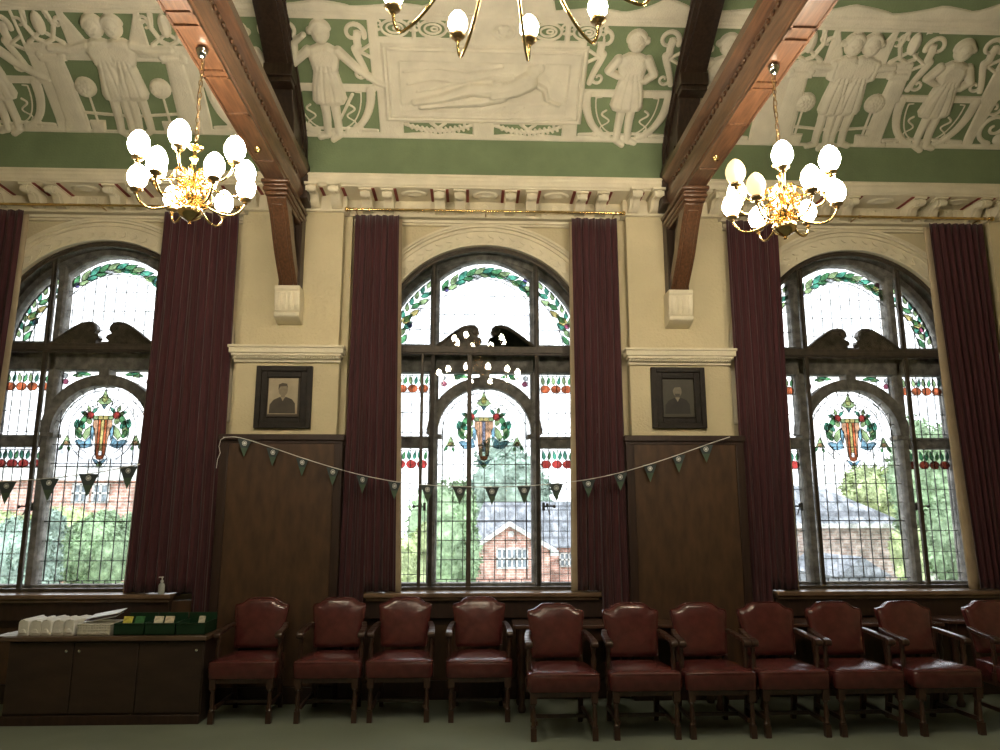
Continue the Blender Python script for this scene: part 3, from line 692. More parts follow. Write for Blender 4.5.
    p = mc(533, 250); piece(fc, fl_, [(p[0]-.075, p[1]-.03), (p[0], p[1]-.085), (p[0]+.075, p[1]-.03), (p[0]+.03, p[1]+.02), (p[0], p[1]+.09), (p[0]-.03, p[1]+.02)], 'lime'); piece(fc, fl_, circ(p[0], p[1], .03, 8, .042), 'yellow')
    piece(fc, fl_, [(p[0]-.03, p[1]-.06), (p[0]+.03, p[1]-.06), (p[0], p[1]-.11)], 'blue')
    p = mc(533, 740); ribbon(fl_, circ(p[0], p[1]-.02, .075, 16), .004, closed=True); piece(fc, fl_, circ(p[0], p[1]-.06, .028, 8), 'lime')
    for s in (-1, 1): leaf(fc, fl_, p[0], p[1]-.06, R(90-s*50), .09, .03, 'blue')
    for rr in (.10, .145):    # side hoops beside the bud
        for s in (-1, 1): ribbon(fl_, [(cxm[0]+s*.19+rr*math.cos(R(t)), cxm[1]+.17+rr*math.sin(R(t))) for t in range(-20 if s > 0 else 20, 200 if s > 0 else 161, 20)], .005)
    # ---- spandrels
    for s in (-1, 1):
        ar = [((RF+.10)*math.cos(a), SP+(RF+.10)*math.sin(a)) for a in np.linspace(R(38), R(84), 10)]
        P = [(MX0*s, 3.04)]+[(s*x, z) for x, z in ar if x < MX0]
        pane('leaded_light', P)
        for (x, z, a, L, cc) in ((.16, 3.0, 8, .16, 'green'), (.22, 3.02, -15, .14, 'teal'), (.34, 3.0, 190, .10, 'lime')): leaf(fc, fl_, s*x, z, R(a if s > 0 else 180-a), L, .038, cc)
        piece(fc, fl_, circ(s*.41, 2.93, .030, 8), 'pink'); piece(fc, fl_, circ(s*.42, 2.99, .028, 8), 'white')
        ribbon(fl_, [(s*.31, 3.04), (s*.31, 2.9)], .005); ribbon(fl_, [(s*.44, 3.04), (s*.44, 2.8)], .005)
    # ---- side lights
    for s in (-1, 1):
        X0, X1 = MX1, RO
        for (z0, z1) in ((2.387, 3.04), (ZB, 2.277)):
            P = [(s*X0, z0), (s*X1, z0), (s*X1, z1), (s*X0, z1)]; pane('leaded_light', P)
            for i in range(1, 5): ribbon(fl_, [(s*(X0+i*(X1-X0)/5), z0), (s*(X0+i*(X1-X0)/5), z1)], leadw*.8)
            ribbon(fl_, [(s*(X0+.025), z0), (s*(X0+.025), z1)], leadw*.7); ribbon(fl_, [(s*(X1-.025), z0), (s*(X1-.025), z1)], leadw*.7)
            z = z1-.025; ribbon(fl_, [(s*X0, z), (s*X1, z)], leadw*.8)
            zz = z1-.20
            while zz > z0+.04: ribbon(fl_, [(s*X0, zz), (s*X1, zz)], leadw*.8); zz -= .205
            for i in range(4):
                x = s*(X0+.06+i*.108)
                piece(fc, fl_, circ(x, z1-.160, .052, 10, .042), 'orange' if z0 > 2 else 'red')
                leaf(fc, fl_, x-.018, z1-.118, R(98), .095, .042, 'lime' if z0 > 2 else 'teal'); leaf(fc, fl_, x+.026, z1-.118, R(80), .09, .036, 'teal' if i % 2 else 'green')
        # upper quarter light
        a0 = math.acos(MX1/RO); pts = [(s*RO*math.cos(a), ZS+RO*math.sin(a)) for a in np.linspace(a0, .095, 14)]
        pane('leaded_light', [(s*MX1, 3.32), (s*MX1, ZS+RO*math.sin(a0))]+pts[1:]+[(s*RO*.99, 3.32)])
        for i in range(1, 4):
            x = MX1+i*.105; ribbon(fl_, [(s*x, 3.32), (s*x, ZS+math.sqrt(RO*RO-x*x)*.80)], leadw*.7)
        for zz in (3.5, 3.72): ribbon(fl_, [(s*MX1, zz), (s*math.sqrt(.9**2-(zz-ZS)**2), zz)], leadw*.7)
        ribbon(fl_, [(s*.82*math.cos(a), ZS+.82*math.sin(a)) for a in np.linspace(.11, .80, 10)], .006); ribbon(fl_, [(s*.965*math.cos(a), ZS+.965*math.sin(a)) for a in np.linspace(.10, .93, 12)], .006)
        for i in range(9):
            a = .13+i*.088; q = .875+.03*(i % 2); cc = ('green', 'lime', 'teal', 'green', 'yellow')[i % 5]
            leaf(fc, fl_, s*q*math.cos(a), ZS+q*math.sin(a), (a+2.0 if s > 0 else math.pi-a-2.0), .125, .055, cc)
            leaf(fc, fl_, s*.925*math.cos(a+.03), ZS+.925*math.sin(a+.03), (a+1.15 if s > 0 else math.pi-a-1.15), .10, .045, 'teal' if i % 2 else 'lime')
        p = (s*.89*math.cos(.42), ZS+.89*math.sin(.42)); piece(fc, fl_, circ(p[0], p[1], .045, 8), 'yellow'); piece(fc, fl_, circ(p[0]+.04, p[1]-.05, .03, 7), 'pink' if s > 0 else 'purple')
    # ---- upper centre
    for i in range(-4, 5): x = i*.104; ribbon(fl_, [(x, 3.32), (x, 4.03-.2*(x/.46)**2)], leadw*.6)
    for zz in (3.46, 3.66, 3.86): ribbon(fl_, [(-MX0, zz), (MX0, zz)], leadw*.6)
    ribbon(fl_, [(x, 4.05-.24*(x/.46)**2) for x in np.linspace(-.46, .46, 15)], .006)
    for i in range(11):
        x = -.44+i*.082; z = 4.105-.215*(x/.46)**2; a = -.75*x/.46
        leaf(fc, fl_, x, z, a+.42, .15, .062, ('green', 'lime', 'teal')[i % 3]); leaf(fc, fl_, x+.05, z-.008-.03*(x/.46), a-.25, .13, .05, ('lime', 'teal', 'green', 'white')[i % 4])
    piece(fc, fl_, circ(.40, 3.99, .035, 8), 'blue' if k < 1 else 'yellow'); piece(fc, fl_, circ(.42, 4.03, .025, 7), 'purple' if k == 0 else 'pink'); piece(fc, fl_, circ(-.40, 3.93, .03, 7), 'purple')
    B(fl_, 'lead_cames', lead); B(fc, 'stained_glass_motif', [SGs[n_] for n_ in COL])
    # casement catches
    f = MB()
    for s in (-1, 1):
        f.box(*sorted((s*.575, s*.60)), 7.50, 7.525, 1.66, 1.74); f.tube([(s*.59, 7.49, 1.70), (s*.66, 7.47, 1.705), (s*.69, 7.47, 1.70)], .009, 6); f.ball((s*.69, 7.47, 1.70), .016); f.tube([(s*.62, 7.48, 1.70), (s*.64, 7.48, 1.64), (s*.65, 7.48, 1.62)], .006, 6); f.ball((s*.62, 7.475, 1.72), .014)
    B(f, 'window_catch', iron)
    # dark inner timber frame standing in front of the tracery
    f = MB(); a, b = 7.29, 7.345
    f.ring(0, ZS, AR-.045, AR-.001, 0, math.pi, a, b, 56); f.ring(0, ZS, AR-.02, AR-.001, 0, math.pi, a-.015, 7.46, 56)
    for s in (-1, 1):
        f.box(*sorted((s*(AR-.045), s*(AR-.001))), a, b, .905, ZS); f.box(*sorted((s*(AR-.02), s*(AR-.001))), a-.015, 7.46, .905, ZS)
        f.box(s*.515-.024, s*.515+.024, a+.015, b, 3.20, ZS+math.sqrt((AR-.03)**2-.515**2)); f.box(s*.515-.019, s*.515+.019, a+.01, b-.01, .94, 3.20)
        f.box(s*.515-.008, s*.515+.008, a-.008, a, 3.20, 4.1)
    f.box(-AR+.02, AR-.02, a, b, 3.185, 3.27); f.box(-AR+.02, AR-.02, a-.02, b, 3.20, 3.235); f.box(-AR+.01, AR-.01, a, b, .905, .955)
    if k == 0: f.box(-.632, -.605, a+.005, b-.01, .94, 3.2); f.box(-.175, -.13, a+.005, b-.01, .94, 3.2)
    B(f, 'inner_frame', secwood, bevel=.003)
    # broken pediment with two swan-neck scrolls on the transom
    f = MB()
    for s in (-1, 1):
        P = [(-.50, 3.265), (-.49, 3.29), (-.44, 3.33), (-.36, 3.395), (-.28, 3.455), (-.22, 3.49), (-.15, 3.505), (-.10, 3.497), (-.065, 3.465), (-.058, 3.42), (-.085, 3.385), (-.045, 3.365), (-.03, 3.335), (-.06, 3.31), (-.06, 3.265)]
        P = [(s*x, z) for x, z in P]; f.prism(P, 7.34, 7.42)
        f.tube([(s*x, 7.338, z-.01) for x, z in ((-.48, 3.295), (-.42, 3.34), (-.35, 3.395), (-.28, 3.447), (-.22, 3.48), (-.15, 3.492), (-.10, 3.485), (-.08, 3.46), (-.08, 3.43), (-.10, 3.415), (-.12, 3.43))], .014, 8)
        f.lathe([(.0, -.02), (.03, -.02), (.034, 0), (.03, .06)], (s*-.11, 7.34, 3.445), 14, 'y')
        B(f, 'scroll_pediment', secwood, smooth=40)
    q = MB()
    q.prism([(-AR+.03, .94), (AR-.03, .94), (AR-.03, 3.2), (-AR+.03, 3.2)], 7.300, 7.303)
    q.prism([(-AR+.03, 3.25)]+[(-(AR-.03)*math.cos(t), ZS+(AR-.03)*math.sin(t)) for t in np.linspace(.03, math.pi-.03, 33)]+[(AR-.03, 3.25)], 7.300, 7.303)
    B(q, 'inner_glass', G_front)
    return wn
for k in bays: window(k)

# ================================================================= ROOF TRUSSES
def truss(px, label):
    t = empty('roof_truss', (px, 6.9, 3.44))
    y0 = -4.6; y1 = 6.9
    sec = [(-.088, 4.55), (-.088, 4.565), (-.098, 4.575), (-.098, 4.60), (-.125, 4.645), (-.125, 4.71), (-.105, 4.72), (-.105, 4.80), (-.135, 4.825), (-.165, 4.86), (-.165, 4.93)]
    P = [(px+x, z) for x, z in sec]+[(px-x, z) for x, z in sec[::-1]]
    f = MB().prism(P, y0, y1, 'y')
    for s in (-1, 1): f.box(*sorted((px+s*.088, px+s*.074)), y0, 6.3, 4.538, 4.552)
    for y in (1.0, 2.2, 3.3, 4.05, 4.72, 5.2, 5.95): f.box(px-.088, px+.088, y-.012, y+.012, 4.538, 4.552)
    f.box(px-.088, px+.088, 4.16, 4.19, 4.535, 4.552); f.box(px-.088, px+.088, 4.63, 4.66, 4.535, 4.552)
    y = 2.0
    while y < 6.6:                     # carved beads along the side
        for s in (-1, 1): f.ball((px+s*.112, y, 4.765), .022, .6, 1, 1, 6)
        y += .085
    b = f.build('tie_beam', oak, t)
    f = MB().lathe([(0, -.035), (.018, -.03), (.025, -.01), (.03, 0)], (px, 5.72, 4.54), 12); f.build('boss', brass, b)
    # capital block under the beam
    f = MB()
    for (d, z0, z1, ya) in ((.125, 4.515, 4.55, 6.27), (.105, 4.49, 4.515, 6.29), (.115, 4.455, 4.49, 6.30), (.10, 4.42, 4.455, 6.325), (.088, 4.39, 4.42, 6.35)): f.box(px-d, px+d, ya, 7.06, z0, z1)
    f.build('capital', oakv, t, bevel=.012)
    # curved brace
    cv = [(6.35, 4.40), (6.395, 4.355), (6.46, 4.30), (6.53, 4.215), (6.60, 4.12), (6.68, 4.02), (6.78, 3.92), (6.87, 3.84), (6.95, 3.765)]
    ib = [(7.05, 3.765), (7.02, 3.85), (6.92, 3.95), (6.82, 4.06), (6.73, 4.18), (6.66, 4.28), (6.60, 4.34), (6.58, 4.40)]
    f = MB().prism(cv+ib, px-.085, px+.085, 'x')
    f.prism([(y-.018, z-.005) for y, z in cv[1:]]+[(y+.02, z+.02) for y, z in cv[1:][::-1]], px-.05, px+.05, 'x')
    f.build('curved_brace', oakv, t, bevel=.006, smooth=50)
    f = MB().box(px-.10, px+.10, 6.96, 7.10, 3.765, 4.55).box(px-.03, px+.03, 6.7, 7.0, 4.0, 4.45)
    f.prism([(6.97, 3.85), (7.0, 3.85), (6.75, 4.4), (6.70, 4.4)], px-.06, px+.06, 'x')
    f.build('wall_post', oakd, t, bevel=.004)
    # stone corbel
    f = MB()
    f.prism([(7.12, 3.76), (6.90, 3.76), (6.90, 3.725), (6.915, 3.71), (6.915, 3.63), (6.925, 3.56), (6.95, 3.52), (7.12, 3.50)], px-.118, px+.118, 'x')
    for q in range(4): xx = px-.085+q*.057; f.prism([(7.0, 3.70), (6.905, 3.70), (6.902, 3.64), (6.91, 3.57), (6.94, 3.53), (7.0, 3.53)], xx-.016, xx+.016, 'x')
    f.prism([(7.12, 3.42), (7.04, 3.425), (6.96, 3.45), (6.93, 3.462), (6.92, 3.475), (6.92, 3.50), (6.94, 3.515), (7.12, 3.53)], px-.118, px+.118, 'x')
    f.build('stone_corbel', stucco, t, bevel=.006)
    # rib following the vault
    f = MB(); ss = np.linspace(.0, SL[-1]*.8, 34); yy, zz = prof_at(ss); ny, nz_ = prof_n(ss)
    for (hw, d0, d1) in ((.125, -.03, .09), (.085, .08, .13), (.14, -.03, .03)):
        for i in range(len(ss)-1):
            f.hexa([(px+x, yy[j]+ny[j]*d, zz[j]+nz_[j]*d) for x in (-hw, hw) for j in (i, i+1) for d in (d0, d1)])
    f.build('ceiling_rib', oakd, t)
    # knee piece between tie and rib, wall end
    f = MB(); f.prism([(6.88, 4.9), (6.88, 5.2), (6.75, 5.32), (6.3, 5.62), (6.22, 5.58), (6.32, 5.45), (6.42, 5.25), (6.45, 5.05), (6.40, 4.9)], px-.10, px+.10, 'x')
    f.box(px-.13, px+.13, 6.15, 6.33, 5.48, 5.60); f.box(px-.12, px+.12, 6.17, 6.31, 5.43, 5.48); f.box(px-.15, px+.15, 6.40, 6.9, 4.9, 5.0)
    f.box(px-.165, px+.165, 6.80, 7.06, 4.60, 4.95)
    f.build('knee_piece', oakd, t, bevel=.008)
    return tag(t, label, 'roof truss', 'timber roof trusses')
truss(PX[1], 'brown timber roof truss with curved brace on corbel, left of the middle window')
truss(PX[2], 'brown timber roof truss with curved brace on corbel, right of the middle window')

# ================================================================= CHANDELIERS
bulb_m = M('lit_frosted_glass_shade', (.9, .85, .7), .4, emit=(1, .86, .65), es=BULB)
bulb_d = M('dim_ribbed_glass_shade', (.85, .75, .5), .35, emit=(1, .75, .40), es=.9)  # weak amber glow put into the dim shades by emission
EGG = [(.001, 0), (.022, .002), (.038, .014), (.050, .036), (.054, .058), (.050, .082), (.039, .106), (.024, .124), (.010, .133), (.001, .135)]
def arm_meshes(Rr, zc, z_in, droop, sc_=1.0, thick=.0075):
    """arm along +x: starts at the stem (r_in, z_in), dips, and rises to a cup at (Rr, zc)"""
    f = MB(); r_in = .035
    zl = zc-droop; xl = Rr-.085*sc_
    pts = [(r_in, 0, z_in)]
    for t in np.linspace(.08, 1, 12): pts.append((r_in+(xl-r_in)*t, 0, z_in+(zl-z_in)*(math.sin(t*math.pi/2))**1.1))
    for t in np.linspace(.12, 1, 9): a = t*math.pi/2; pts.append((xl+.085*sc_*math.sin(a), 0, zl+droop*.97*(1-math.cos(a))))
    f.tube(pts, thick, 7)
    f.tube([(r_in+.02+.035*math.cos(a)*(1-a/9), 0, z_in+.03+.03*math.sin(a)*(1-a/9)) for a in np.linspace(-1, 5, 14)], thick*.7, 6)
    cup = MB().lathe([(.008, -.035), (.016, -.028), (.012, -.018), (.032, -.010), (.038, .0), (.036, .006), (.026, .004), (.022, .012), (.004, .014)], (Rr, 0, zc), 14)
    egg = MB().lathe([(r_*.97*sc_, h*sc_) for r_, h in EGG], (Rr, 0, zc+.010), 16)
    return f, cup, egg
def chandelier(loc, tiers, body, name, label, top_z, dim=(), group='brass chandeliers', zt=4.535):
    root = empty(name, loc)
    f = MB().lathe(body, loc, 20); bd = f.build('stem', brass, root, smooth=50)
    for ti, (n_, Rr, zc, z_in, droop, ph, s_) in enumerate(tiers):
        fa, fcup, fe = arm_meshes(Rr, zc, z_in, droop, s_)
        for m_ in (fa, fcup, fe): m_.v = [(x+loc[0], y+loc[1], z+loc[2]) for x, y, z in m_.v]
        first = None
        for i in range(n_):
            ang = R(ph+360*i/n_); isd = (ti, i) in dim
            if first is None:
                A = fa.build('arm', brass, root, smooth=60); B_ = fcup.build('cup', brassd, A, smooth=60); E_ = fe.build('lamp_shade', bulb_m, A, smooth=60); first = (A, B_, E_)
                A.rotation_euler.z = ang
            else:
                A = first[0].copy(); C.objects.link(A); A.parent = root; A.rotation_euler.z = ang
                B_ = first[1].copy(); C.objects.link(B_); B_.parent = A
                E_ = first[2].copy(); C.objects.link(E_); E_.parent = A
            if isd:
                E_.data = E_.data.copy(); E_.data.materials[0] = bulb_d; E_['label'] = 'dim amber glass shade with faint added glow'
    # scroll ornaments around the stem
    f = MB()
    for i in range(8):
        a = 2*math.pi*i/8+.2; ca, sa = math.cos(a), math.sin(a); sz = top_z*.9
        for (zc_, rr) in ((sz*.60, .055), (sz*.36, .048)):
            pts = [(.075+rr*(1-t/9)*math.cos(t), zc_+rr*(1-t/9)*math.sin(t)) for t in np.linspace(-2, 5.5, 20)]
            f.tube([(loc[0]+u*ca, loc[1]+u*sa, loc[2]+v) for u, v in pts], .006, 6)
    f.build('scroll_ornament', brass, root, smooth=60)
    # chain and flex
    f = MB(); z = loc[2]+top_z; i = 0
    while z < zt-.01:
        L = .042; ax = i % 2
        pts = []
        for t in np.linspace(0, 2*math.pi, 12, endpoint=False):
            u, v = .011*math.cos(t), L*.62*math.sin(t); pts.append((loc[0]+(u if ax else 0), loc[1]+(0 if ax else u), z+L/2+v))
        f.tube(pts, .0035, 5, closed=True); z += L; i += 1
    ch = f.build('chain', brassd, root, smooth=60)
    f = MB().tube([(loc[0]+.012*math.sin(t*9), loc[1]+.012*math.cos(t*9), loc[2]+top_z+(zt-loc[2]-top_z)*t) for t in np.linspace(0, 1, 30)], .0035, 5); f.build('flex', M('brown_flex', (.12, .08, .05), .6), root)
    return tag(root, label, 'chandelier', group)
small_body = [(.001, 0), (.012, .004), (.008, .018), (.03, .03), (.062, .05), (.075, .08), (.068, .105), (.03, .125), (.022, .15), (.045, .17), (.055, .20), (.045, .235), (.02, .26), (.016, .30), (.038, .32), (.034, .345), (.014, .37), (.012, .41), (.028, .43), (.012, .45), (.012, .48), (.045, .50), (.05, .508), (.01, .52), (.008, .55)]
smallt = lambda p1, p2: [(6, .32, .345, .30, .10, p1, 1.22), (6, .315, .195, .16, .115, p2, 1.14)]
for (x, y, z, p1, p2, nm, dm) in ((-1.862, 4.42, 3.365, -25, 12, 'left', ((0, 2),)), (1.868, 4.46, 3.335, 9, 38, 'right', ((0, 3), (1, 3)))):
    c_ = chandelier((x, y, z), smallt(p1, p2), small_body, 'brass_chandelier', 'brass two-tier chandelier hanging from the %s timber truss beam' % nm, .55, dm)
    # chrome spotlight fitting on the soffit above
    f = MB().lathe([(.0, -.055), (.02, -.05), (.034, -.02), (.04, .0)], (x, y-.02, 4.533), 14); h = f.build('ceiling_hook', chrome, c_, smooth=60)
big_body = [(.001, 0), (.02, .01), (.014, .04), (.07, .07), (.11, .12), (.10, .17), (.05, .21), (.03, .26), (.05, .31), (.07, .36), (.05, .42), (.03, .47), (.03, .60), (.06, .63), (.06, .68), (.03, .72), (.02, .85), (.04, .90), (.02, .95), (.02, 1.0)]
chandelier((.0, 2.55, 3.74), [(12, .655, .085, .36, .15, 18, .88), (8, .42, .66, .80, .10, 30, .88)], big_body, 'brass_chandelier', 'large brass chandelier cut by the top edge, hanging in front of the middle window', 1.0, zt=6.9)
# ceiling rose rod of the large one
# ================================================================= CURTAINS AND RODS
def rod(k):
    c = bx(k); t = empty('curtain_rod', (c, 6.99, 4.57)); zr = 4.572; yr = 6.99
    MB().tube([(c-1.33, yr, zr), (c+1.33, yr, zr)], .0135, 12).build('pole', brass, t, smooth=60)
    for s in (-1, 1):
        MB().lathe([(.013, 0), (.02, s*.004), (.02, s*.012), (.012, s*.016), (.026, s*.036), (.020, s*.055), (.001, s*.062)], (c+s*1.33, yr, zr), 14, 'x').build('finial', brass, t, smooth=60)
    for x in (-1.29, 0, 1.29):
        MB().tube([(c+x, 7.2, zr+.02), (c+x, 7.05, zr+.02), (c+x, yr, zr-.0)], .007, 8).lathe([(.018, -.012), (.018, .012)], (c+x, yr, zr), 12, 'x').build('bracket', brassd, t, smooth=60)
    return tag(t, 'brass curtain rod with ball finials above the %s window' % ('left', 'middle', 'right')[k+1], 'curtain rod', 'brass curtain rods')
for k in bays: rod(k)
def curtain(k, a0, a1, b0, b1, sill_in, label, seed=0, pleats=7):
    """a0,a1 top edges, b0,b1 bottom edges (relative to bay centre); part over the sill stops on it"""
    c = bx(k); rnd = random.Random(seed); t = empty('curtain', (c+(b0+b1)/2, 7.08, .3))
    NU, NV = 150, 30; inner_left = abs(a0) < abs(a1)
    ph = [rnd.uniform(0, 6) for _ in range(4)]
    def sheet(off_y, ext, amp, zoff=0, u0=0, u1=1, nu=NU):
        f = MB(); vs = []
        for j in range(NV+1):
            v = j/NV
            for i in range(nu+1):
                u = u0+(u1-u0)*i/nu
                x0 = a0+(b0-a0)*v**1.4; x1 = a1+(b1-a1)*v**1.4
                uu = u+.012*math.sin(5*u+3*v+ph[0])
                x = c+x0+(x1-x0)*uu
                rel = abs(x-c); zb = .935 if rel < sill_in else .32
                th = 2*math.pi*pleats*u+ph[1]+.5*math.sin(2*v+ph[2])
                y = 7.095+off_y+amp*(math.sin(th)+.35*math.sin(2.3*th+ph[3])+.12*math.sin(6*th))*(.75+.35*v)
                y = max(7.035, min(7.165, y))
                vs.append((x, y, 4.556+zoff-(4.556-zb)*v))
        fs = [(j*(nu+1)+i, j*(nu+1)+i+1, (j+1)*(nu+1)+i+1, (j+1)*(nu+1)+i) for j in range(NV) for i in range(nu)]
        f.add(vs, fs); return f
    sheet(0, 0, .020).build('cloth', velvet, t, smooth=80, solid=.005)
    # lining showing past the inner edge
    f = MB(); inner = 0 if inner_left else 1; sg = -1 if inner_left else 1; vs = []
    for j in range(NV+1):
        v = j/NV; e = (a0+(b0-a0)*v**1.4) if inner_left else (a1+(b1-a1)*v**1.4)
        for d, y in ((-.10, 7.165), (-.02, 7.155), (.014+.022*v, 7.15), (.02+.03*v, 7.165)): vs.append((c+e+sg*d, y, 4.54-(4.54-.915)*v))
    f.add(vs, [(j*4+i, j*4+i+1, j*4+i+5, j*4+i+4) for j in range(NV) for i in range(3)])
    f.build('lining', lining_m, t, smooth=80, solid=.004)['label'] = 'beige lining along the inner edge'
    return tag(t, label, 'curtain', 'burgundy curtains')
curtain(0, -1.30, -.862, -1.325, -.815, 1.10, 'burgundy curtain hanging at the left side of the middle window', 1, 6)
curtain(0, .866, 1.325, .852, 1.33, 1.07, 'burgundy curtain hanging at the right side of the middle window', 2, 6)
curtain(-1, .60, 1.33, .545, 1.33, 1.14, 'wide burgundy curtain at the right side of the left window, behind hand sanitizer', 3, 9)
curtain(-1, -1.33, -.76, -1.33, -.85, 1.10, 'burgundy curtain cut by the left photo edge, left side of left window', 4, 7)
curtain(1, -1.33, -.815, -1.33, -.87, 1.10, 'burgundy curtain hanging at the left side of the right window', 5, 7)
curtain(1, .78, 1.33, .86, 1.36, 1.07, 'burgundy curtain at the right side of the right window', 6, 8)

# ================================================================= PICTURES
def picture(cx, cz, label, dark):
    t = empty('framed_portrait', (cx, 7.075, cz-.3)); w2, h2 = .262, .296
    fm = M('dark_carved_frame_wood' if dark else 'dark_oak_picture_frame', (.014, .010, .007), .6, var=.4, scale=20, spec=.3, bump=.25, bscale=50)
    f = MB()
    def fr(o0, i0, ya, ww, hh):
        f.box(cx-ww, cx-ww+o0, ya, 7.08, cz-hh, cz+hh).box(cx+ww-o0, cx+ww, ya, 7.08, cz-hh, cz+hh).box(cx-ww+o0, cx+ww-o0, ya, 7.08, cz-hh, cz-hh+o0).box(cx-ww+o0, cx+ww-o0, ya, 7.08, cz+hh-o0, cz+hh)
    fr(.05, 0, 7.035, w2, h2); fr(.055, 0, 7.05, w2-.05, h2-.05); fr(.012, 0, 7.042, w2-.098, h2-.098)
    f.build('frame', fm, t, bevel=.005)
    if dark: mount, photo, skin, coat_, hair = ((.05, .045, .03), (.045, .040, .028), (.16, .14, .10), (.02, .018, .014), (.05, .045, .035))
    else: mount, photo, skin, coat_, hair = ((.05, .035, .022), (.36, .30, .20), (.22, .18, .12), (.05, .04, .028), (.07, .055, .035))
    MB().box(cx-w2+.1, cx+w2-.1, 7.068, 7.079, cz-h2+.1, cz+h2-.1).build('mount', M('portrait_mount', mount, .7), t)
    pw, ph_ = (.138, .172); dx = -.008; dz = .01
    MB().box(cx+dx-pw, cx+dx+pw, 7.065, 7.068, cz+dz-ph_, cz+dz+ph_).build('photograph', M('faded_photo_paper', photo, .6, var=.12, scale=12), t)
    f = MB(); a = cx+dx; b = cz+dz
    f.m = 0; f.prism([(a-.125, b-.165), (a+.12, b-.165), (a+.115, b-.07), (a+.085, b-.03), (a+.035, b-.01), (a-.03, b-.01), (a-.085, b-.035), (a-.12, b-.08)], 7.0635, 7.065)
    f.m = 1; f.prism([(a+x*.043, b+.055+z*.055) for x, z in [(math.cos(q), math.sin(q)) for q in np.linspace(0, 2*math.pi, 20, endpoint=False)]], 7.062, 7.0635)
    f.box(a-.02, a+.02, 7.0622, 7.064, b-.02, b+.02)
    f.m = 2; f.prism([(a-.045, b+.06), (a-.043, b+.11), (a-.01, b+.125), (a+.035, b+.118), (a+.046, b+.07), (a+.03, b+.095), (a-.025, b+.092)], 7.061, 7.0625)
    if dark: f.prism([(a-.025, b+.03), (a+.025, b+.03), (a+.02, b+.0), (a-.02, b+.0)], 7.061, 7.0625); 
    f.m = 3; f.prism([(a-.018, b-.012), (a+.018, b-.012), (a, b-.05)], 7.0615, 7.0632)
    f.build('sitter_image', [M('sitter_coat', coat_, .7, var=.3), M('sitter_face', skin, .7, var=.2, scale=30), M('sitter_hair', hair, .7), M('sitter_collar', tuple(min(.5, q*1.3) for q in skin), .7)], t)
    return tag(t, label, 'picture', 'framed portraits')
picture(-1.892, 2.712, 'dark-framed portrait photo with pale background, hung left of the middle window', False)
picture(1.868, 2.725, 'dark-framed portrait with very dark picture, hung right of the middle window', True)

# ================================================================= BUNTING
flag_top = M('flag_dark_cloth', (.045, .060, .062), .8, var=.15); flag_low = M('flag_green_cloth', (.065, .105, .070), .8, var=.15); emb_m = M('flag_white_print', (.68, .70, .68), .8, var=.3, scale=40)
def bunting(pts, y, flags, label, loose=None, flag_w=.068):
    """pts string polyline (x,z); flags (x, tilt)"""
    mx_ = sum(p[0] for p in pts)/len(pts); t = empty('bunting', (mx_, y, min(p[1] for p in pts)))
    xs_ = [p[0] for p in pts]; zs_ = [p[1] for p in pts]
    f = MB().tube([(p[0], y, p[1]) for p in pts], .0042, 6)
    if loose: f.tube([(x, yy, z) for x, yy, z in loose], .0035, 6)
    f.build('string', string_m, t, smooth=60)
    for x, yaw_ in flags:
        z = float(np.interp(x, xs_, zs_)); hw = flag_w; cy, sy = math.cos(R(yaw_)), math.sin(R(yaw_))
        def Q(u, d, v=0): return (x+u*cy-d*sy, y+u*sy+d*cy-.004+v, z)
        f = MB()
        def tri(P, mi):
            f.m = mi; n_ = len(P); vs = [(x+u*cy, y+u*sy-.003, z+w_) for u, w_ in P]+[(x+u*cy, y+u*sy+.0, z+w_) for u, w_ in P]
            f.add(vs, [tuple(range(n_)), tuple(range(2*n_-1, n_-1, -1))]+[(i, (i+1) % n_, (i+1) % n_+n_, i+n_) for i in range(n_)])
        tri([(-hw, -.002), (hw, -.002), (hw*.51, -hw*1.2), (-hw*.51, -hw*1.2)], 0); tri([(-hw*.51, -hw*1.2), (hw*.51, -hw*1.2), (0, -hw*2.45)], 1)
        fo = f.build('flag', [flag_top, flag_low], t)
        e = MB(); 
        ring = [(.023*math.cos(q), -.040+.023*math.sin(q)) for q in np.linspace(0, 2*math.pi, 16, endpoint=False)]
        def pl(P): 
            n_ = len(P); e.add([(x+u*cy+.0*sy, y+u*sy-.0045, z+w_) for u, w_ in P]+[(x+u*cy, y+u*sy-.003, z+w_) for u, w_ in P], [tuple(range(n_)), tuple(range(2*n_-1, n_-1, -1))]+[(i, (i+1) % n_, (i+1) % n_+n_, i+n_) for i in range(n_)])
        for i in range(16): a, b = ring[i], ring[(i+1) % 16]; pl([a, b, (b[0]*.8, -.040+(b[1]+.040)*.8), (a[0]*.8, -.040+(a[1]+.040)*.8)])
        pl([(-.013, -.048), (.004, -.054), (.015, -.040), (.006, -.027), (-.010, -.031)])
        e.build('emblem', emb_m, fo)
    return tag(t, label, 'bunting', 'strings of pennant bunting')
yb_ = 6.955
A = [(223, 437), (240, 437.5), (271, 447), (300, 457), (332, 467), (362, 475), (395, 481.5), (428, 485), (460, 486.5), (492, 487), (525, 486), (556, 483.5), (588, 479.5), (619, 473), (649, 464.5), (678, 455), (706, 445), (730, 437)]
pts = [(float(on_y(px, py, yb_)[0]), float(on_y(px, py, yb_)[2])) for px, py in A]
pts = [tuple(p) for p in catmull(pts, 4)]
fx = [float(on_y(px, 470, yb_)[0]) for px in (243, 272, 302, 333, 363, 395, 428, 460, 492, 524, 556, 588, 620, 650, 679, 707)]
fy = [42, 45, 45, 40, 42, 35, 20, 15, 10, 12, 5, -25, -25, -35, -35, -30]
x0, z0 = pts[0]
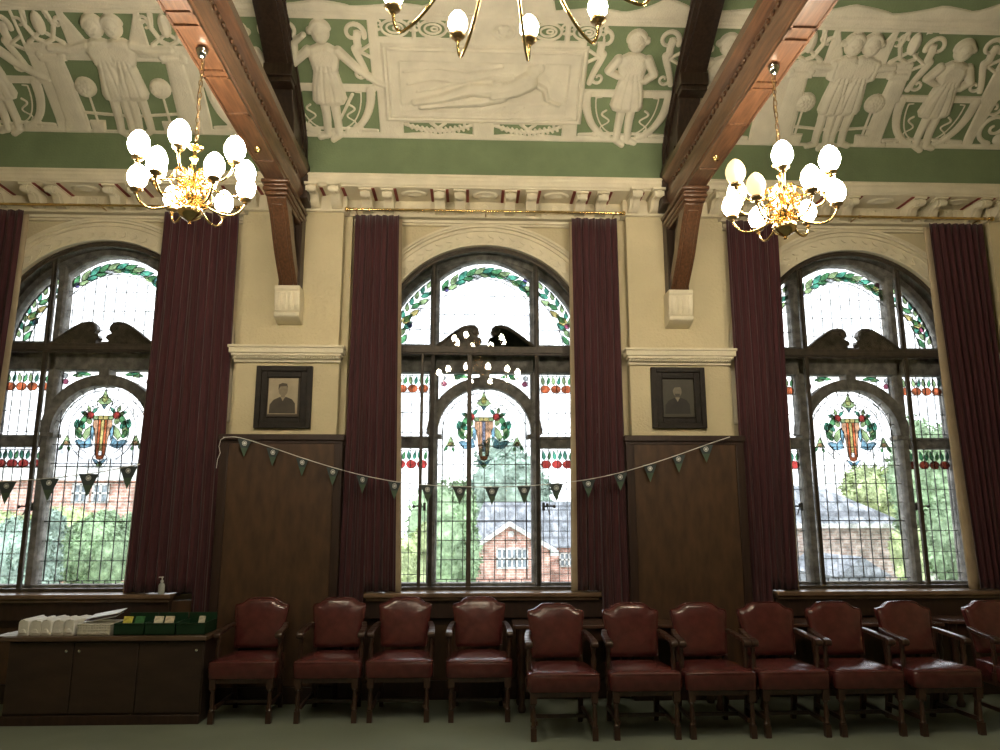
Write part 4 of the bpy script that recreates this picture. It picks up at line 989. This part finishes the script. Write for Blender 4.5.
bunting(pts[0:], yb_, list(zip(fx[:], fy)), 'long string of green pennants sagging across the middle window between the wood-panelled piers',
        [(x0+.02, yb_, z0), (x0-.03, 6.99, z0-.02), (x0-.045, 7.0, z0-.08), (x0-.03, 7.0, z0-.14), (x0-.05, 7.0, z0-.20), (x0-.055, 7.0, z0-.28)])
ybl = 7.0
A = [(-60, 480), (-30, 481.5), (0, 481.5), (20, 480), (50, 478), (88, 473.5), (110, 470), (127, 466.5), (140, 464)]
pts = [(float(on_y(px, py, ybl)[0]), float(on_y(px, py, ybl)[2])) for px, py in A]; pts = [tuple(p) for p in catmull(pts, 4)]
fx = [float(on_y(px, 475, ybl)[0]) for px in (-30, 8, 50, 89, 128)]
bunting(pts, ybl, list(zip(fx, (0, 0, 0, 5, -5))), 'short string of dark pennants across the left window', flag_w=.085)

# ================================================================= CHAIRS  (front towards -y)
def make_chair():
    t = empty('armchair')
    # seat cushion
    f = MB(); n_ = 16
    def seat_out(z, k_, e):
        P = []
        for (x, y) in ((-.272, -.27), (.272, -.27), (.232, .20), (-.232, .20)):
            sx, sy = (1 if x > 0 else -1), (1 if y > 0 else -1)
            for a in (0, 1, 2, 3):
                th = {(-1, -1): 180, (1, -1): 270, (1, 1): 0, (-1, 1): 90}[(sx, sy)]+a*30
                r_ = .04; P.append(((x-sx*r_)+r_*math.cos(R(th)), (y-sy*r_)+r_*math.sin(R(th))))
        return [(x*k_, y*k_+e, z) for x, y in P]
    rings = [seat_out(.335, .97, 0), seat_out(.345, .995, 0), seat_out(.43, 1.0, 0), seat_out(.456, .985, 0), seat_out(.468, .93, 0), seat_out(.480, .78, 0), seat_out(.492, .55, 0), seat_out(.499, .25, 0)]
    vs = [p for r_ in rings for p in r_]; m_ = len(rings[0])
    fs = [(j*m_+i, j*m_+(i+1) % m_, (j+1)*m_+(i+1) % m_, (j+1)*m_+i) for j in range(len(rings)-1) for i in range(m_)]+[tuple(range(m_-1, -1, -1)), tuple((len(rings)-1)*m_+i for i in range(m_))]
    f.add(vs, fs); f.tube([p for p in seat_out(.456, .985, 0)], .0050, 6, closed=True)
    f.build('seat', leather, t, smooth=60)
    # padded back: outline with shoulders, raked
    def yk(z): return .185+(z-.47)*.22
    half = [(0, .908), (.09, .906), (.118, .899), (.145, .880), (.17, .862), (.20, .855), (.222, .850), (.228, .83), (.222, .78), (.212, .71), (.203, .62), (.198, .53), (.19, .51)]
    out = half+[(-x, z) for x, z in half[::-1][:-1]]
    cz_ = .71; f = MB(); rings = []
    for k_, d in ((1.0, .03), (1.0, -.005), (.985, -.022), (.94, -.036), (.8, -.046), (.5, -.052), (.2, -.054)):
        rings.append([(x*k_, yk(cz_+(z-cz_)*k_)+d, cz_+(z-cz_)*k_) for x, z in out])
    vs = [p for r_ in rings for p in r_]; m_ = len(out)
    fs = [(j*m_+i, j*m_+(i+1) % m_, (j+1)*m_+(i+1) % m_, (j+1)*m_+i) for j in range(len(rings)-1) for i in range(m_)]+[tuple(range(m_-1, -1, -1)), tuple((len(rings)-1)*m_+i for i in range(m_))]
    f.add(vs, fs); f.tube([(x*.99, yk(z)-.020, z) for x, z in out], .006, 6, closed=True)
    f.build('backrest', leather, t, smooth=60)
    # legs
    def turned(x, y): 
        f = MB().box(x-.021, x+.021, y-.021, y+.021, .0, .09).box(x-.024, x+.024, y-.024, y+.024, .26, .36)
        f.lathe([(.018, .09), (.023, .10), (.014, .115), (.019, .16), (.016, .21), (.013, .235), (.023, .25), (.018, .26)], (x, y, 0), 12); return f
    for s in (-1, 1): turned(s*.225, -.235).build('leg', chairwood, t, smooth=45)
    for s in (-1, 1):
        f = MB(); x = s*.19
        pr_ = [(.27, 0), (.31, 0), (.27, .2), (.235, .36), (.235, .47), (.255, .60), (.285, .84), (.262, .84), (.215, .60), (.195, .47), (.195, .30), (.23, .15)]
        f.prism(pr_, x-.018, x+.018, 'x'); f.build('rear_leg', chairwood, t, bevel=.004)
    f = MB().box(-.225, .225, -.245, -.215, .30, .345).box(-.19, .19, .20, .225, .29, .345)
    for s in (-1, 1): f.box(s*.215-.012, s*.215+.012, -.235, .22, .30, .345); f.box(s*.205-.012, s*.205+.012, -.22, .25, .10, .13)
    f.box(-.205, .205, -.01, .012, .10, .128)
    f.build('stretcher', chairwood, t, bevel=.003)
    for s in (-1, 1):      # arms with turned support and scrolled grip
        a = MB(); P = [(.218, .235, .695), (.235, .15, .688), (.246, .05, .676), (.250, -.04, .668), (.250, -.10, .666), (.249, -.135, .658)]
        for i in range(len(P)-1):
            (x0, y0, z0), (x1, y1, z1) = P[i], P[i+1]; w0 = .020+.006*i/4; w1 = .020+.006*(i+1)/4
            a.hexa([(s*x0-w0, y0, z0-.016), (s*x0-w0, y0, z0+.014), (s*x0+w0, y0, z0-.016), (s*x0+w0, y0, z0+.014), (s*x1-w1, y1, z1-.016), (s*x1-w1, y1, z1+.014), (s*x1+w1, y1, z1-.016), (s*x1+w1, y1, z1+.014)])
        a.lathe([(.001, -.030), (.024, -.028), (.027, 0), (.024, .028), (.001, .030)], (s*.249, -.135, .648), 14, 'x')
        ob = a.build('armrest', chairwood, t, bevel=.005)
        u = MB().lathe([(.016, 0), (.020, .02), (.012, .04), (.018, .09), (.021, .13), (.012, .17), (.019, .19), (.017, .25)], (s*.249, -.09, .40), 12)
        u.box(s*.248-.022, s*.248+.022, -.112, -.068, .31, .405)
        u.build('arm_support', chairwood, ob, smooth=45)
    return t
chairs = [(-1.935, 6.63, 0, 'leftmost red leather armchair, standing between the low cabinet and its neighbour, against brown panelling'),
          (-1.262, 6.62, 0, 'second red leather armchair from the left, in front of dark curtain edge'),
          (-.690, 6.62, 0, 'third red leather armchair from the left, under the left end of the middle window'),
          (-.045, 6.60, 0, 'fourth red leather armchair from the left, last of the set-back group, with gleaming seat'),
          (.568, 6.06, 0, 'fifth red leather armchair from the left, first of the forward row, with shiny seat edge'),
          (1.18, 6.07, 0, 'sixth red leather armchair from the left, in front of curtain beside middle window'),
          (1.742, 6.07, 0, 'seventh red leather armchair from the left, in front of the right brown wall panel'),
          (2.302, 6.08, 0, 'eighth red leather armchair from the left, in front of curtain beside right window'),
          (2.872, 6.08, 0, 'ninth red leather armchair from the left, under the right window, with bright wrinkled seat'),
          (3.47, 6.08, 2, 'tenth red leather armchair from the left, turned slightly, before the angled table end'),
          (4.22, 6.10, 0, 'red leather armchair cut off by the right photo edge')]
proto = make_chair(); first = True
for x, y, rz, lab in chairs:
    o = proto if first else copy_tree(proto); first = False
    o.location = (x, y, 0); o.rotation_euler.z = R(rz); tag(o, lab, 'armchair', 'red leather armchairs along the window wall')

# ================================================================= TABLES behind the chairs
def table(x0, x1, y0, y1, zt, label, rz=0):
    t = empty('side_table', ((x0+x1)/2, (y0+y1)/2, 0))
    MB().box(x0, x1, y0, y1, zt-.03, zt).build('tabletop', M('polished_dark_tabletop', (.07, .032, .020), .22, var=.3, scale=6, coat=.5), t, bevel=.006)
    MB().box(x0+.05, x1-.05, y0+.04, y0+.06, zt-.12, zt-.03).box(x0+.05, x1-.05, y1-.06, y1-.04, zt-.12, zt-.03).box(x0+.05, x0+.07, y0+.05, y1-.05, zt-.12, zt-.03).box(x1-.07, x1-.05, y0+.05, y1-.05, zt-.12, zt-.03).build('apron', chairwood, t)
    for x in (x0+.07, x1-.07):
        for y in (y0+.07, y1-.07):
            f = MB().lathe([(.03, 0), (.038, .03), (.022, .07), (.03, .2), (.042, .28), (.022, .34), (.034, .42), (.022, .48), (.036, .52), (.036, zt-.03)], (x, y, 0), 14); f.build('leg', chairwood, t, smooth=45)
    t.rotation_euler.z = R(rz)
    return tag(t, label, 'table', 'dark tables behind the chairs')
table(.245, 2.06, 6.585, 6.98, .70, 'polished dark table behind the fifth to seventh armchairs, under the middle window')
table(2.30, 3.96, 6.585, 6.98, .70, 'polished dark table behind the eighth to tenth armchairs, under the right window')
table(4.02, 5.35, 6.60, 6.98, .715, 'polished dark table end at the right photo edge, beside the tenth armchair', -1)

# ================================================================= CABINET and what lies on it
cx0, cx1 = float(on_y(4, 634, 6.38)[0]), float(on_y(206.5, 634, 6.38)[0]); zt = .665
cab = empty('low_cabinet', ((cx0+cx1)/2, 6.58, 0))
cw = M('plain_dark_brown_board', (.034, .019, .012), .55, var=.25, scale=4, stretch=(1, 1, 3))
MB().box(cx0+.03, cx1-.02, 6.42, 6.76, .06, zt-.033).build('body', cw, cab, bevel=.004)
MB().box(cx0+.03, cx1-.02, 6.39, 6.76, 0, .07).build('plinth', panelf, cab, bevel=.004)
MB().box(cx0-.02, cx1+.005, 6.37, 6.78, zt-.035, zt).build('worktop', M('worn_brown_worktop', (.10, .06, .037), .3, var=.3, scale=5, coat=.3), cab, bevel=.006)
wd = (cx1-cx0-.06)/3
for i in range(3):
    a = cx0+.035+i*wd; d = MB().box(a+.004, a+wd-.004, 6.405, 6.42, .085, zt-.045).build('door', cw, cab, bevel=.003)
    MB().lathe([(.006, 0), (.006, -.012), (.011, -.018), (.001, -.024)], ((a+wd-.05) if i != 1 else (a+.05), 6.405, zt-.11), 12, 'y').build('knob', chrome, d, smooth=60)
tag(cab, 'low plain brown cabinet with packs, basket and trays on top, left corner', 'cabinet')
def cabx(px, y=6.45): return float(on_y(px, 625, y)[0])
# white wrapped packs
nms = ('leftmost', 'second from left', 'third from left', 'fourth from left', 'rightmost')
for i, nm in enumerate(nms):
    x = cabx(25+i*11.3); f = MB(); hgt = .125-.006*(i % 2); w_ = .0435
    P = [(-w_*.9, 0), (w_*.9, 0), (w_, .02), (w_*.98, hgt*.8), (w_*.75, hgt*.97), (-w_*.6, hgt), (-w_*.95, hgt*.86), (-w_, .02)]
    f.prism([(x+u, zt+v) for u, v in P], 6.43+.012*(i % 2), 6.70+.01*i, 'y'); f.box(x-.012, x+.012, 6.425+.012*(i % 2), 6.71, zt+hgt*.93, zt+hgt+.006)
    f.prism([(x-.03, zt+.02), (x+.03, zt+.02), (x+.012, zt+hgt*.45), (x-.012, zt+hgt*.45)], 6.42+.012*(i % 2), 6.44, 'y')
    tag(f.build('white_pack', cloth_w, bevel=.008), '%s of the white wrapped packs lined up on the low cabinet' % nm, 'pack', 'white wrapped packs')
for i, (dx, dy, rz) in enumerate(((0, 0, 6), (.02, .04, -5))):
    o = MB().box(-.075, .075, -.10, .10, 0, .004).build('paper_sheet', M('office_paper', (.72, .73, .74), .6)); o.location = (cabx(8)+dx, 6.52+dy, zt+.0005+.0045*i); o.rotation_euler.z = R(rz)
    tag(o, ('lower' if i == 0 else 'upper')+' white paper sheet at the left end of the low cabinet', 'paper', 'loose papers')
# basket with leaflets
x0, x1, y0, y1 = cabx(79), cabx(112), 6.43, 6.68
b = empty('white_basket', ((x0+x1)/2, 6.55, zt))
f = MB()
for (a, bb, c_, d) in ((x0, x1, y0, y0+.012), (x0, x1, y1-.012, y1), (x0, x0+.012, y0, y1), (x1-.012, x1, y0, y1)): f.box(a, bb, c_, d, zt+.001, zt+.085)
f.box(x0, x1, y0, y1, zt+.001, zt+.01)
for q in range(12): xx = x0+.012+q*(x1-x0-.024)/11; f.box(xx-.005, xx+.005, y0-.004, y0, zt+.004, zt+.083)
for z in (.02, .045, .07): f.box(x0-.005, x1+.005, y0-.006, y0-.001, zt+z-.003, zt+z+.003)
f.build('basket_body', M('white_painted_wicker', (.62, .60, .52), .7, var=.15, scale=40), b, bevel=.003)
MB().tube([(x0, y0, zt+.085), (x1, y0, zt+.085), (x1, y1, zt+.085), (x0, y1, zt+.085)], .008, 8, closed=True).build('rim', M('wicker_rim', (.6, .58, .5), .7), b, smooth=60)
tag(b, 'white woven basket holding leaflets, beside the green trays on the low cabinet', 'basket')
for i in range(3):
    o = MB().box(-.13, .13, -.08, .08, 0, .005).build('leaflet', M('leaflet_paper', (.7, .71, .72) if i != 1 else (.10, .05, .06), .5)); o.location = ((x0+x1)/2+.01+.012*i, 6.56, zt+.125+.014*i); o.rotation_euler = (R(7), R(-10), R(0))
    tag(o, ('lowest white leaflet sticking out of the white basket', 'dark leaflet in the middle of the stack in the white basket', 'topmost white leaflet lying across the white basket')[i], 'leaflet', 'leaflets in the basket')
# green trays with packets
gm = M('dark_green_plastic', (.006, .032, .013), .4, var=.15)
tr = []
for i, (nm, pa, pb) in enumerate((('left', 115, 145), ('middle', 146, 176), ('right', 177, 206))):
    x0, x1 = cabx(pa), cabx(pb); f = MB(); y0, y1 = 6.43, 6.72; h = .095
    f.box(x0, x1, y0, y1, zt+.001, zt+.012)
    for (a, bb, c_, d) in ((x0, x1, y0, y0+.008), (x0, x0+.008, y0, y1), (x1-.008, x1, y0, y1)): f.box(a, bb, c_, d, zt+.001, zt+h)
    f.box(x0, x1, y1-.008, y1, zt+.001, zt+h+.05); f.box(x0-.0, x1+.0, y0-.006, y0, zt+h-.012, zt+h)
    tag(f.build('green_tray', gm, bevel=.003), '%s dark green open tray at the right end of the low cabinet' % nm, 'tray', 'dark green trays'); tr.append((x0, x1))
pc = [((.55, .50, .08), 'yellow-printed', 125.5, -8), ((.03, .14, .04), 'green', 137.5, 5), ((.50, .46, .36), 'cream', 156.5, 8), ((.52, .45, .33), 'buff', 167.5, -8), ((.45, .42, .33), 'small cream', 200, 5)]
for i, (c_, nm, px_, rz) in enumerate(pc):
    o = MB().box(-.036 if i < 4 else -.025, .036 if i < 4 else .025, -.008, .008, 0, .115).build('packet', M('packet_card', c_, .6, var=.5, scale=30), bevel=.003); o.location = (cabx(px_, 6.50), 6.50, zt+.03); o.rotation_euler = (R(-28), 0, 0)
    tag(o, nm+' packet leaning in the %s green tray on the low cabinet' % ('left', 'left', 'middle', 'middle', 'right')[i], 'packet', 'packets in the green trays')
# sanitizer bottle on the sill
x = float(on_y(162, 590, 7.06)[0]); b = empty('pump_bottle', (x, 7.045, .925))
MB().lathe([(.001, 0), (.026, .0), (.028, .006), (.028, .075), (.022, .09), (.010, .098), (.010, .105)], (x, 7.045, .925), 18).build('bottle', M('translucent_bottle', (.45, .47, .46), .2, var=.1), b, smooth=50)
MB().lathe([(.013, .102), (.013, .12), (.005, .122), (.005, .142), (.012, .144), (.012, .152), (.001, .154)], (x, 7.045, .925), 14).box(x-.03, x, 7.040, 7.050, 1.068, 1.077).build('pump', M('white_plastic', (.8, .8, .78), .4), b, smooth=50)
tag(b, 'small hand sanitizer pump bottle with white top on the left window sill', 'bottle')

# ================================================================= OUTSIDE
st(MB().box(-70, 70, 12, 120, -4.7, -4.5).build('ground', M('pale_gravel_ground', (.30, .32, .24), .9, var=.2, scale=.5)))
brick = brickmat('red_orange_brick', (.60, .31, .25), (.66, .38, .31), (.68, .60, .54), 1, .45, .15, ms=.02)
brick2 = brickmat('mottled_brown_brick', (.46, .32, .28), (.60, .46, .41), (.60, .55, .52), 1, .45, .15, ms=.025)
slate = brickmat('grey_slate', (.24, .26, .29), (.31, .33, .36), (.15, .16, .18), 1, .6, .35, ms=.03, rot=(R(70), 0, 0))
win_d = M('far_window_glass', (.25, .30, .34), .2, var=.1)
def gpt(px, py, y): p = on_y(px, py, y); return float(p[0]), float(p[2])
def far_window(parent, x0, x1, z0, z1, y, nx, nz):
    f = MB().box(x0, x1, y-.06, y, z0, z1)
    w_ = f.build('window', win_d, parent); t_ = .09; f = MB()
    for i in range(nx+1): xx = x0+(x1-x0)*i/nx; f.box(xx-t_/2, xx+t_/2, y-.12, y-.05, z0, z1)
    for i in range(nz+1): zz = z0+(z1-z0)*i/nz; f.box(x0-t_/2, x1+t_/2, y-.12, y-.05, zz-t_/2, zz+t_/2)
    f.build('glazing_bars', white_up, w_)
# middle house
Y = 45
ax, az = gpt(509, 523, Y); lx, lz = gpt(472, 548, Y); rx, _ = gpt(553, 547, Y)
h = empty('brick_house', (ax, Y+3, -4.5))
f = MB().prism([(lx+.2, -4.5), (rx-.2, -4.5), (rx-.2, lz), (ax, az-.15), (lx+.2, lz)], Y, Y+8, 'y'); f.build('gable_wall', brick, h)
f = MB()
for (x0, z0, x1, z1) in ((lx-.15, lz-.15, ax, az), (ax, az, rx+.15, lz-.15)):
    f.prism([(x0, z0-.18), (x1, z1-.18), (x1, z1+.12), (x0, z0+.12)], Y-.35, Y-.2, 'y')
f.box(lx-.3, lx+.2, Y-.3, Y, lz-.45, lz-.15).box(rx-.2, rx+.3, Y-.3, Y, lz-.45, lz-.15)
f.build('bargeboard', white_up, h)
f = MB()
for s, ex in ((-1, lx-.2), (1, rx+.2)): f.prism([(ax, az+.15), (ex, lz+.0), (ex, lz-.1), (ax, az+.02)], Y-.3, Y+6, 'y')
f.build('gable_roof', slate, h)
x0, z1 = gpt(497, 549, Y); x1, z0 = gpt(527, 568, Y); far_window(h, x0, x1, z0, z1, Y, 6, 2)
rx0, rz1 = gpt(484, 503, Y+8); rx1, _ = gpt(640, 503, Y+8); ez = gpt(560, 548, Y+3)[1]
f = MB(); f.hexa([(rx0-1.2, Y+3, ez), (rx0-1.2, Y+3, ez+.1), (rx0, Y+8, rz1), (rx0, Y+8, rz1+.1), (rx1+1, Y+3, ez), (rx1+1, Y+3, ez+.1), (rx1, Y+8, rz1), (rx1, Y+8, rz1+.1)])
f.build('main_roof', slate, h)
f = MB().box(rx-.4, rx1+.5, Y+3.3, Y+4, -4.5, ez); f.build('side_wall', brick, h)
x0, z1 = gpt(560, 553, Y+3.3); x1, z0 = gpt(582, 566, Y+3.3); far_window(h, x0, x1, z0, z1, Y+3.3, 5, 2)
MB().lathe([(.0, 0), (.18, 0), (.18, -.1), (0, -.1)], (*gpt(511, 534, Y)[:1], Y, gpt(511, 534, Y)[1]), 12, 'y').build('gable_vent', white_up, h)
tag(h, 'red brick house with white-edged gable and slate roof, seen through the middle window', 'house', 'houses outside')
# right house
Y = 38
x0, z1 = gpt(828, 525, Y); x1, _ = gpt(899, 525, Y); h = empty('brick_house', (x0, Y, -4.5))
xl = gpt(770, 525, Y)[0]
MB().box(xl, x1, Y, Y+9, -4.5, z1).build('wall', brick2, h)
px_, pz_ = gpt(820, 486, Y+4)
f = MB(); a = [(xl-3, Y-.4, z1), (x1+.4, Y-.4, z1), (x1+.4, Y+9, z1), (xl-3, Y+9, z1), (xl-3, Y+4.2, pz_), (px_, Y+4.2, pz_)]
f.add(a, [(0, 1, 5, 4), (1, 2, 5), (2, 3, 4, 5), (0, 4, 3), (3, 2, 1, 0)]); f.build('hip_roof', slate, h)
MB().box(xl-3, x1+.45, Y-.5, Y-.38, z1-.16, z1+.06).build('gutter', white_up, h)
gx, gz = gpt(862, 557, 30); g0, gz0 = gpt(838, 577, 30); g1 = gpt(893, 577, 30)[0]
f = MB().prism([(g0, gz0), (g1, gz0), (gx, gz)], 30, 35, 'y'); f.box(g0+.2, g1-.2, 30.2, 35, -4.5, gz0); f.build('porch_roof', slate, h)
tag(h, 'brown brick house with grey hipped roof, seen through the right window', 'house', 'houses outside')
h = empty('pale_house', (gpt(797, 540, 52)[0], 52, -4.5)); x0, z1 = gpt(760, 520, 52); x1, z0 = gpt(818, 545, 52)
MB().box(x0, x1, 52, 60, -4.5, z1).build('wall', M('pale_render_wall', (.62, .60, .56), .9), h); a, b_ = gpt(794, 526, 52); c_, d = gpt(806, 545, 52); far_window(h, a, c_, d, b_, 52, 3, 3)
MB().prism([(x0-.4, z1), (x1+.4, z1), (x1-2, z1+2.2), (x0+2, z1+2.2)], 51.6, 60, 'y').build('roof', slate, h)
tag(h, 'pale rendered house with white window, at the left side of the right window', 'house', 'houses outside')
# left house
Y = 36
x0, z1 = gpt(-60, 478, Y); x1, _ = gpt(146, 474, Y); h = empty('brick_house', ((x0+x1)/2, Y, -4.5))
MB().box(x0, x1+1.5, Y, Y+8, -4.5, z1).build('wall', brick, h)
MB().box(x0-.3, x1+1.8, Y-.4, Y-.05, z1-.1, z1+.55).build('fascia', white_up, h)
zr = gpt(60, 445, Y+4)[1]; f = MB().hexa([(x0, Y-.4, z1+.5), (x0, Y-.4, z1+.6), (x0, Y+4, zr), (x0, Y+4, zr+.1), (x1+1.8, Y-.4, z1+.5), (x1+1.8, Y-.4, z1+.6), (x1+1.8, Y+4, zr), (x1+1.8, Y+4, zr+.1)]); f.build('roof', M('pale_tile_roof', (.55, .56, .58), .8, var=.1), h)
for a, b_ in ((75, 88), (95, 108)):
    wx0, wz1 = gpt(a, 484, Y); wx1, wz0 = gpt(b_, 502, Y); far_window(h, wx0, wx1, wz0, wz1, Y, 2, 2)
tag(h, 'orange brick house with white fascia, seen through the left window', 'house', 'houses outside')
# trees and hedges: crowns made of small leaf blades on a lobed core
def leafmat(n_, c_): return M(n_, c_, .8, var=.45, scale=.9)
lm = [leafmat('mid_green_leaves', (.30, .42, .25)), leafmat('blue_green_leaves', (.33, .44, .37)), leafmat('yellow_green_leaves', (.44, .52, .27))]
bark = M('grey_brown_bark', (.12, .09, .06), .9, var=.3)
def tree_out(name, cx, cy, cz, rx, ry, rz_, mat, n_, lsz, label, cat, seed, trunk=True, group='trees and hedges outside'):
    rnd = np.random.RandomState(seed); t = empty(name, (cx, cy, -4.5)); f = MB()
    lobes = [(0, 0, 0, .72)]+[(rnd.uniform(-.6, .6), rnd.uniform(-.6, .6), rnd.uniform(-.55, .7), rnd.uniform(.3, .5)) for _ in range(11)]
    vs = []; fs = []; k_ = 0
    for i in range(n_):
        L = lobes[rnd.randint(len(lobes))]; d = rnd.normal(size=3); d /= np.linalg.norm(d); q = L[3]*rnd.uniform(.82, 1.08)
        p = np.array([cx+rx*(L[0]+d[0]*q), cy+ry*(L[1]+d[1]*q), cz+rz_*(L[2]+d[2]*q)])
        a = rnd.normal(size=3); a /= np.linalg.norm(a); b = np.cross(a, d); b /= max(np.linalg.norm(b), 1e-5); s_ = lsz*rnd.uniform(.6, 1.3)
        vs += [tuple(p-a*s_), tuple(p+b*s_*.45), tuple(p+a*s_), tuple(p-b*s_*.45)]; fs.append((k_, k_+1, k_+2, k_+3)); k_ += 4
    f.add(vs, fs)
    for L in lobes: f.ball((cx+rx*L[0], cy+ry*L[1], cz+rz_*L[2]), L[3]*.93, rx, ry, rz_, 8)
    f.build('foliage', mat, t, smooth=20)
    if trunk: MB().tube([(cx, cy, -4.5), (cx+.1, cy, -3), (cx, cy, cz)], [.28, .22, .12], 8).build('trunk', bark, t, smooth=60)
    return tag(t, label, cat, group)
x, z = gpt(436, 525, 30); tree_out('leafy_tree', x, 30, z-.6, 1.7, 1.6, 3.4, lm[0], 11000, .14, 'mid green tree filling the left part of the middle window', 'tree', 1)
x, z = gpt(408, 560, 26); tree_out('leafy_tree', x, 26, z-.4, 1.0, 1.0, 1.7, lm[2], 5000, .11, 'yellow green bush low at the left edge of the middle window', 'tree', 2)
x, z = gpt(508, 468, 62); tree_out('leafy_tree', x, 62, z-1.6, 4.6, 3, 3.8, lm[1], 8000, .28, 'distant blue green tree behind the red brick gable', 'tree', 3)
x, z = gpt(885, 490, 56); tree_out('leafy_tree', x, 56, z-1.2, 4.6, 3, 3.4, lm[2], 9000, .26, 'yellow green tree behind the hipped roof, in the right window', 'tree', 4)
x, z = gpt(945, 500, 34); tree_out('leafy_tree', x, 34, z-.2, 2.3, 2, 4.0, lm[0], 11000, .16, 'tall mid green tree at the right side of the right window', 'tree', 5)
x, z = gpt(910, 560, 27); tree_out('leafy_tree', x, 27, z-.4, .55, .8, 1.6, lm[2], 4000, .10, 'pale green shrub beside the brown brick wall, in the right window', 'tree', 6)
x, z = gpt(800, 500, 70); tree_out('leafy_tree', x, 70, z-1.8, 5, 3, 3.2, lm[1], 6000, .3, 'far blue green tree behind the pale house', 'tree', 7)
x, z = gpt(104, 545, 24.6); tree_out('hedge', x, 24.6, z-.35, 1.5, 1.0, 1.45, lm[0], 11000, .09, 'rounded green hedge in front of the orange brick house, right half', 'hedge', 8, False)
x, z = gpt(14, 553, 21.8); tree_out('hedge', x, 21.8, z-.35, 1.3, 1.0, 1.5, lm[1], 10000, .09, 'blue green hedge low at the left edge of the left window', 'hedge', 9, False)
x, z = gpt(45, 530, 28); tree_out('hedge', x, 28, z-.5, 2.6, 1, 1.3, lm[2], 8000, .11, 'yellow green hedge top below the brick house windows', 'hedge', 10, False)
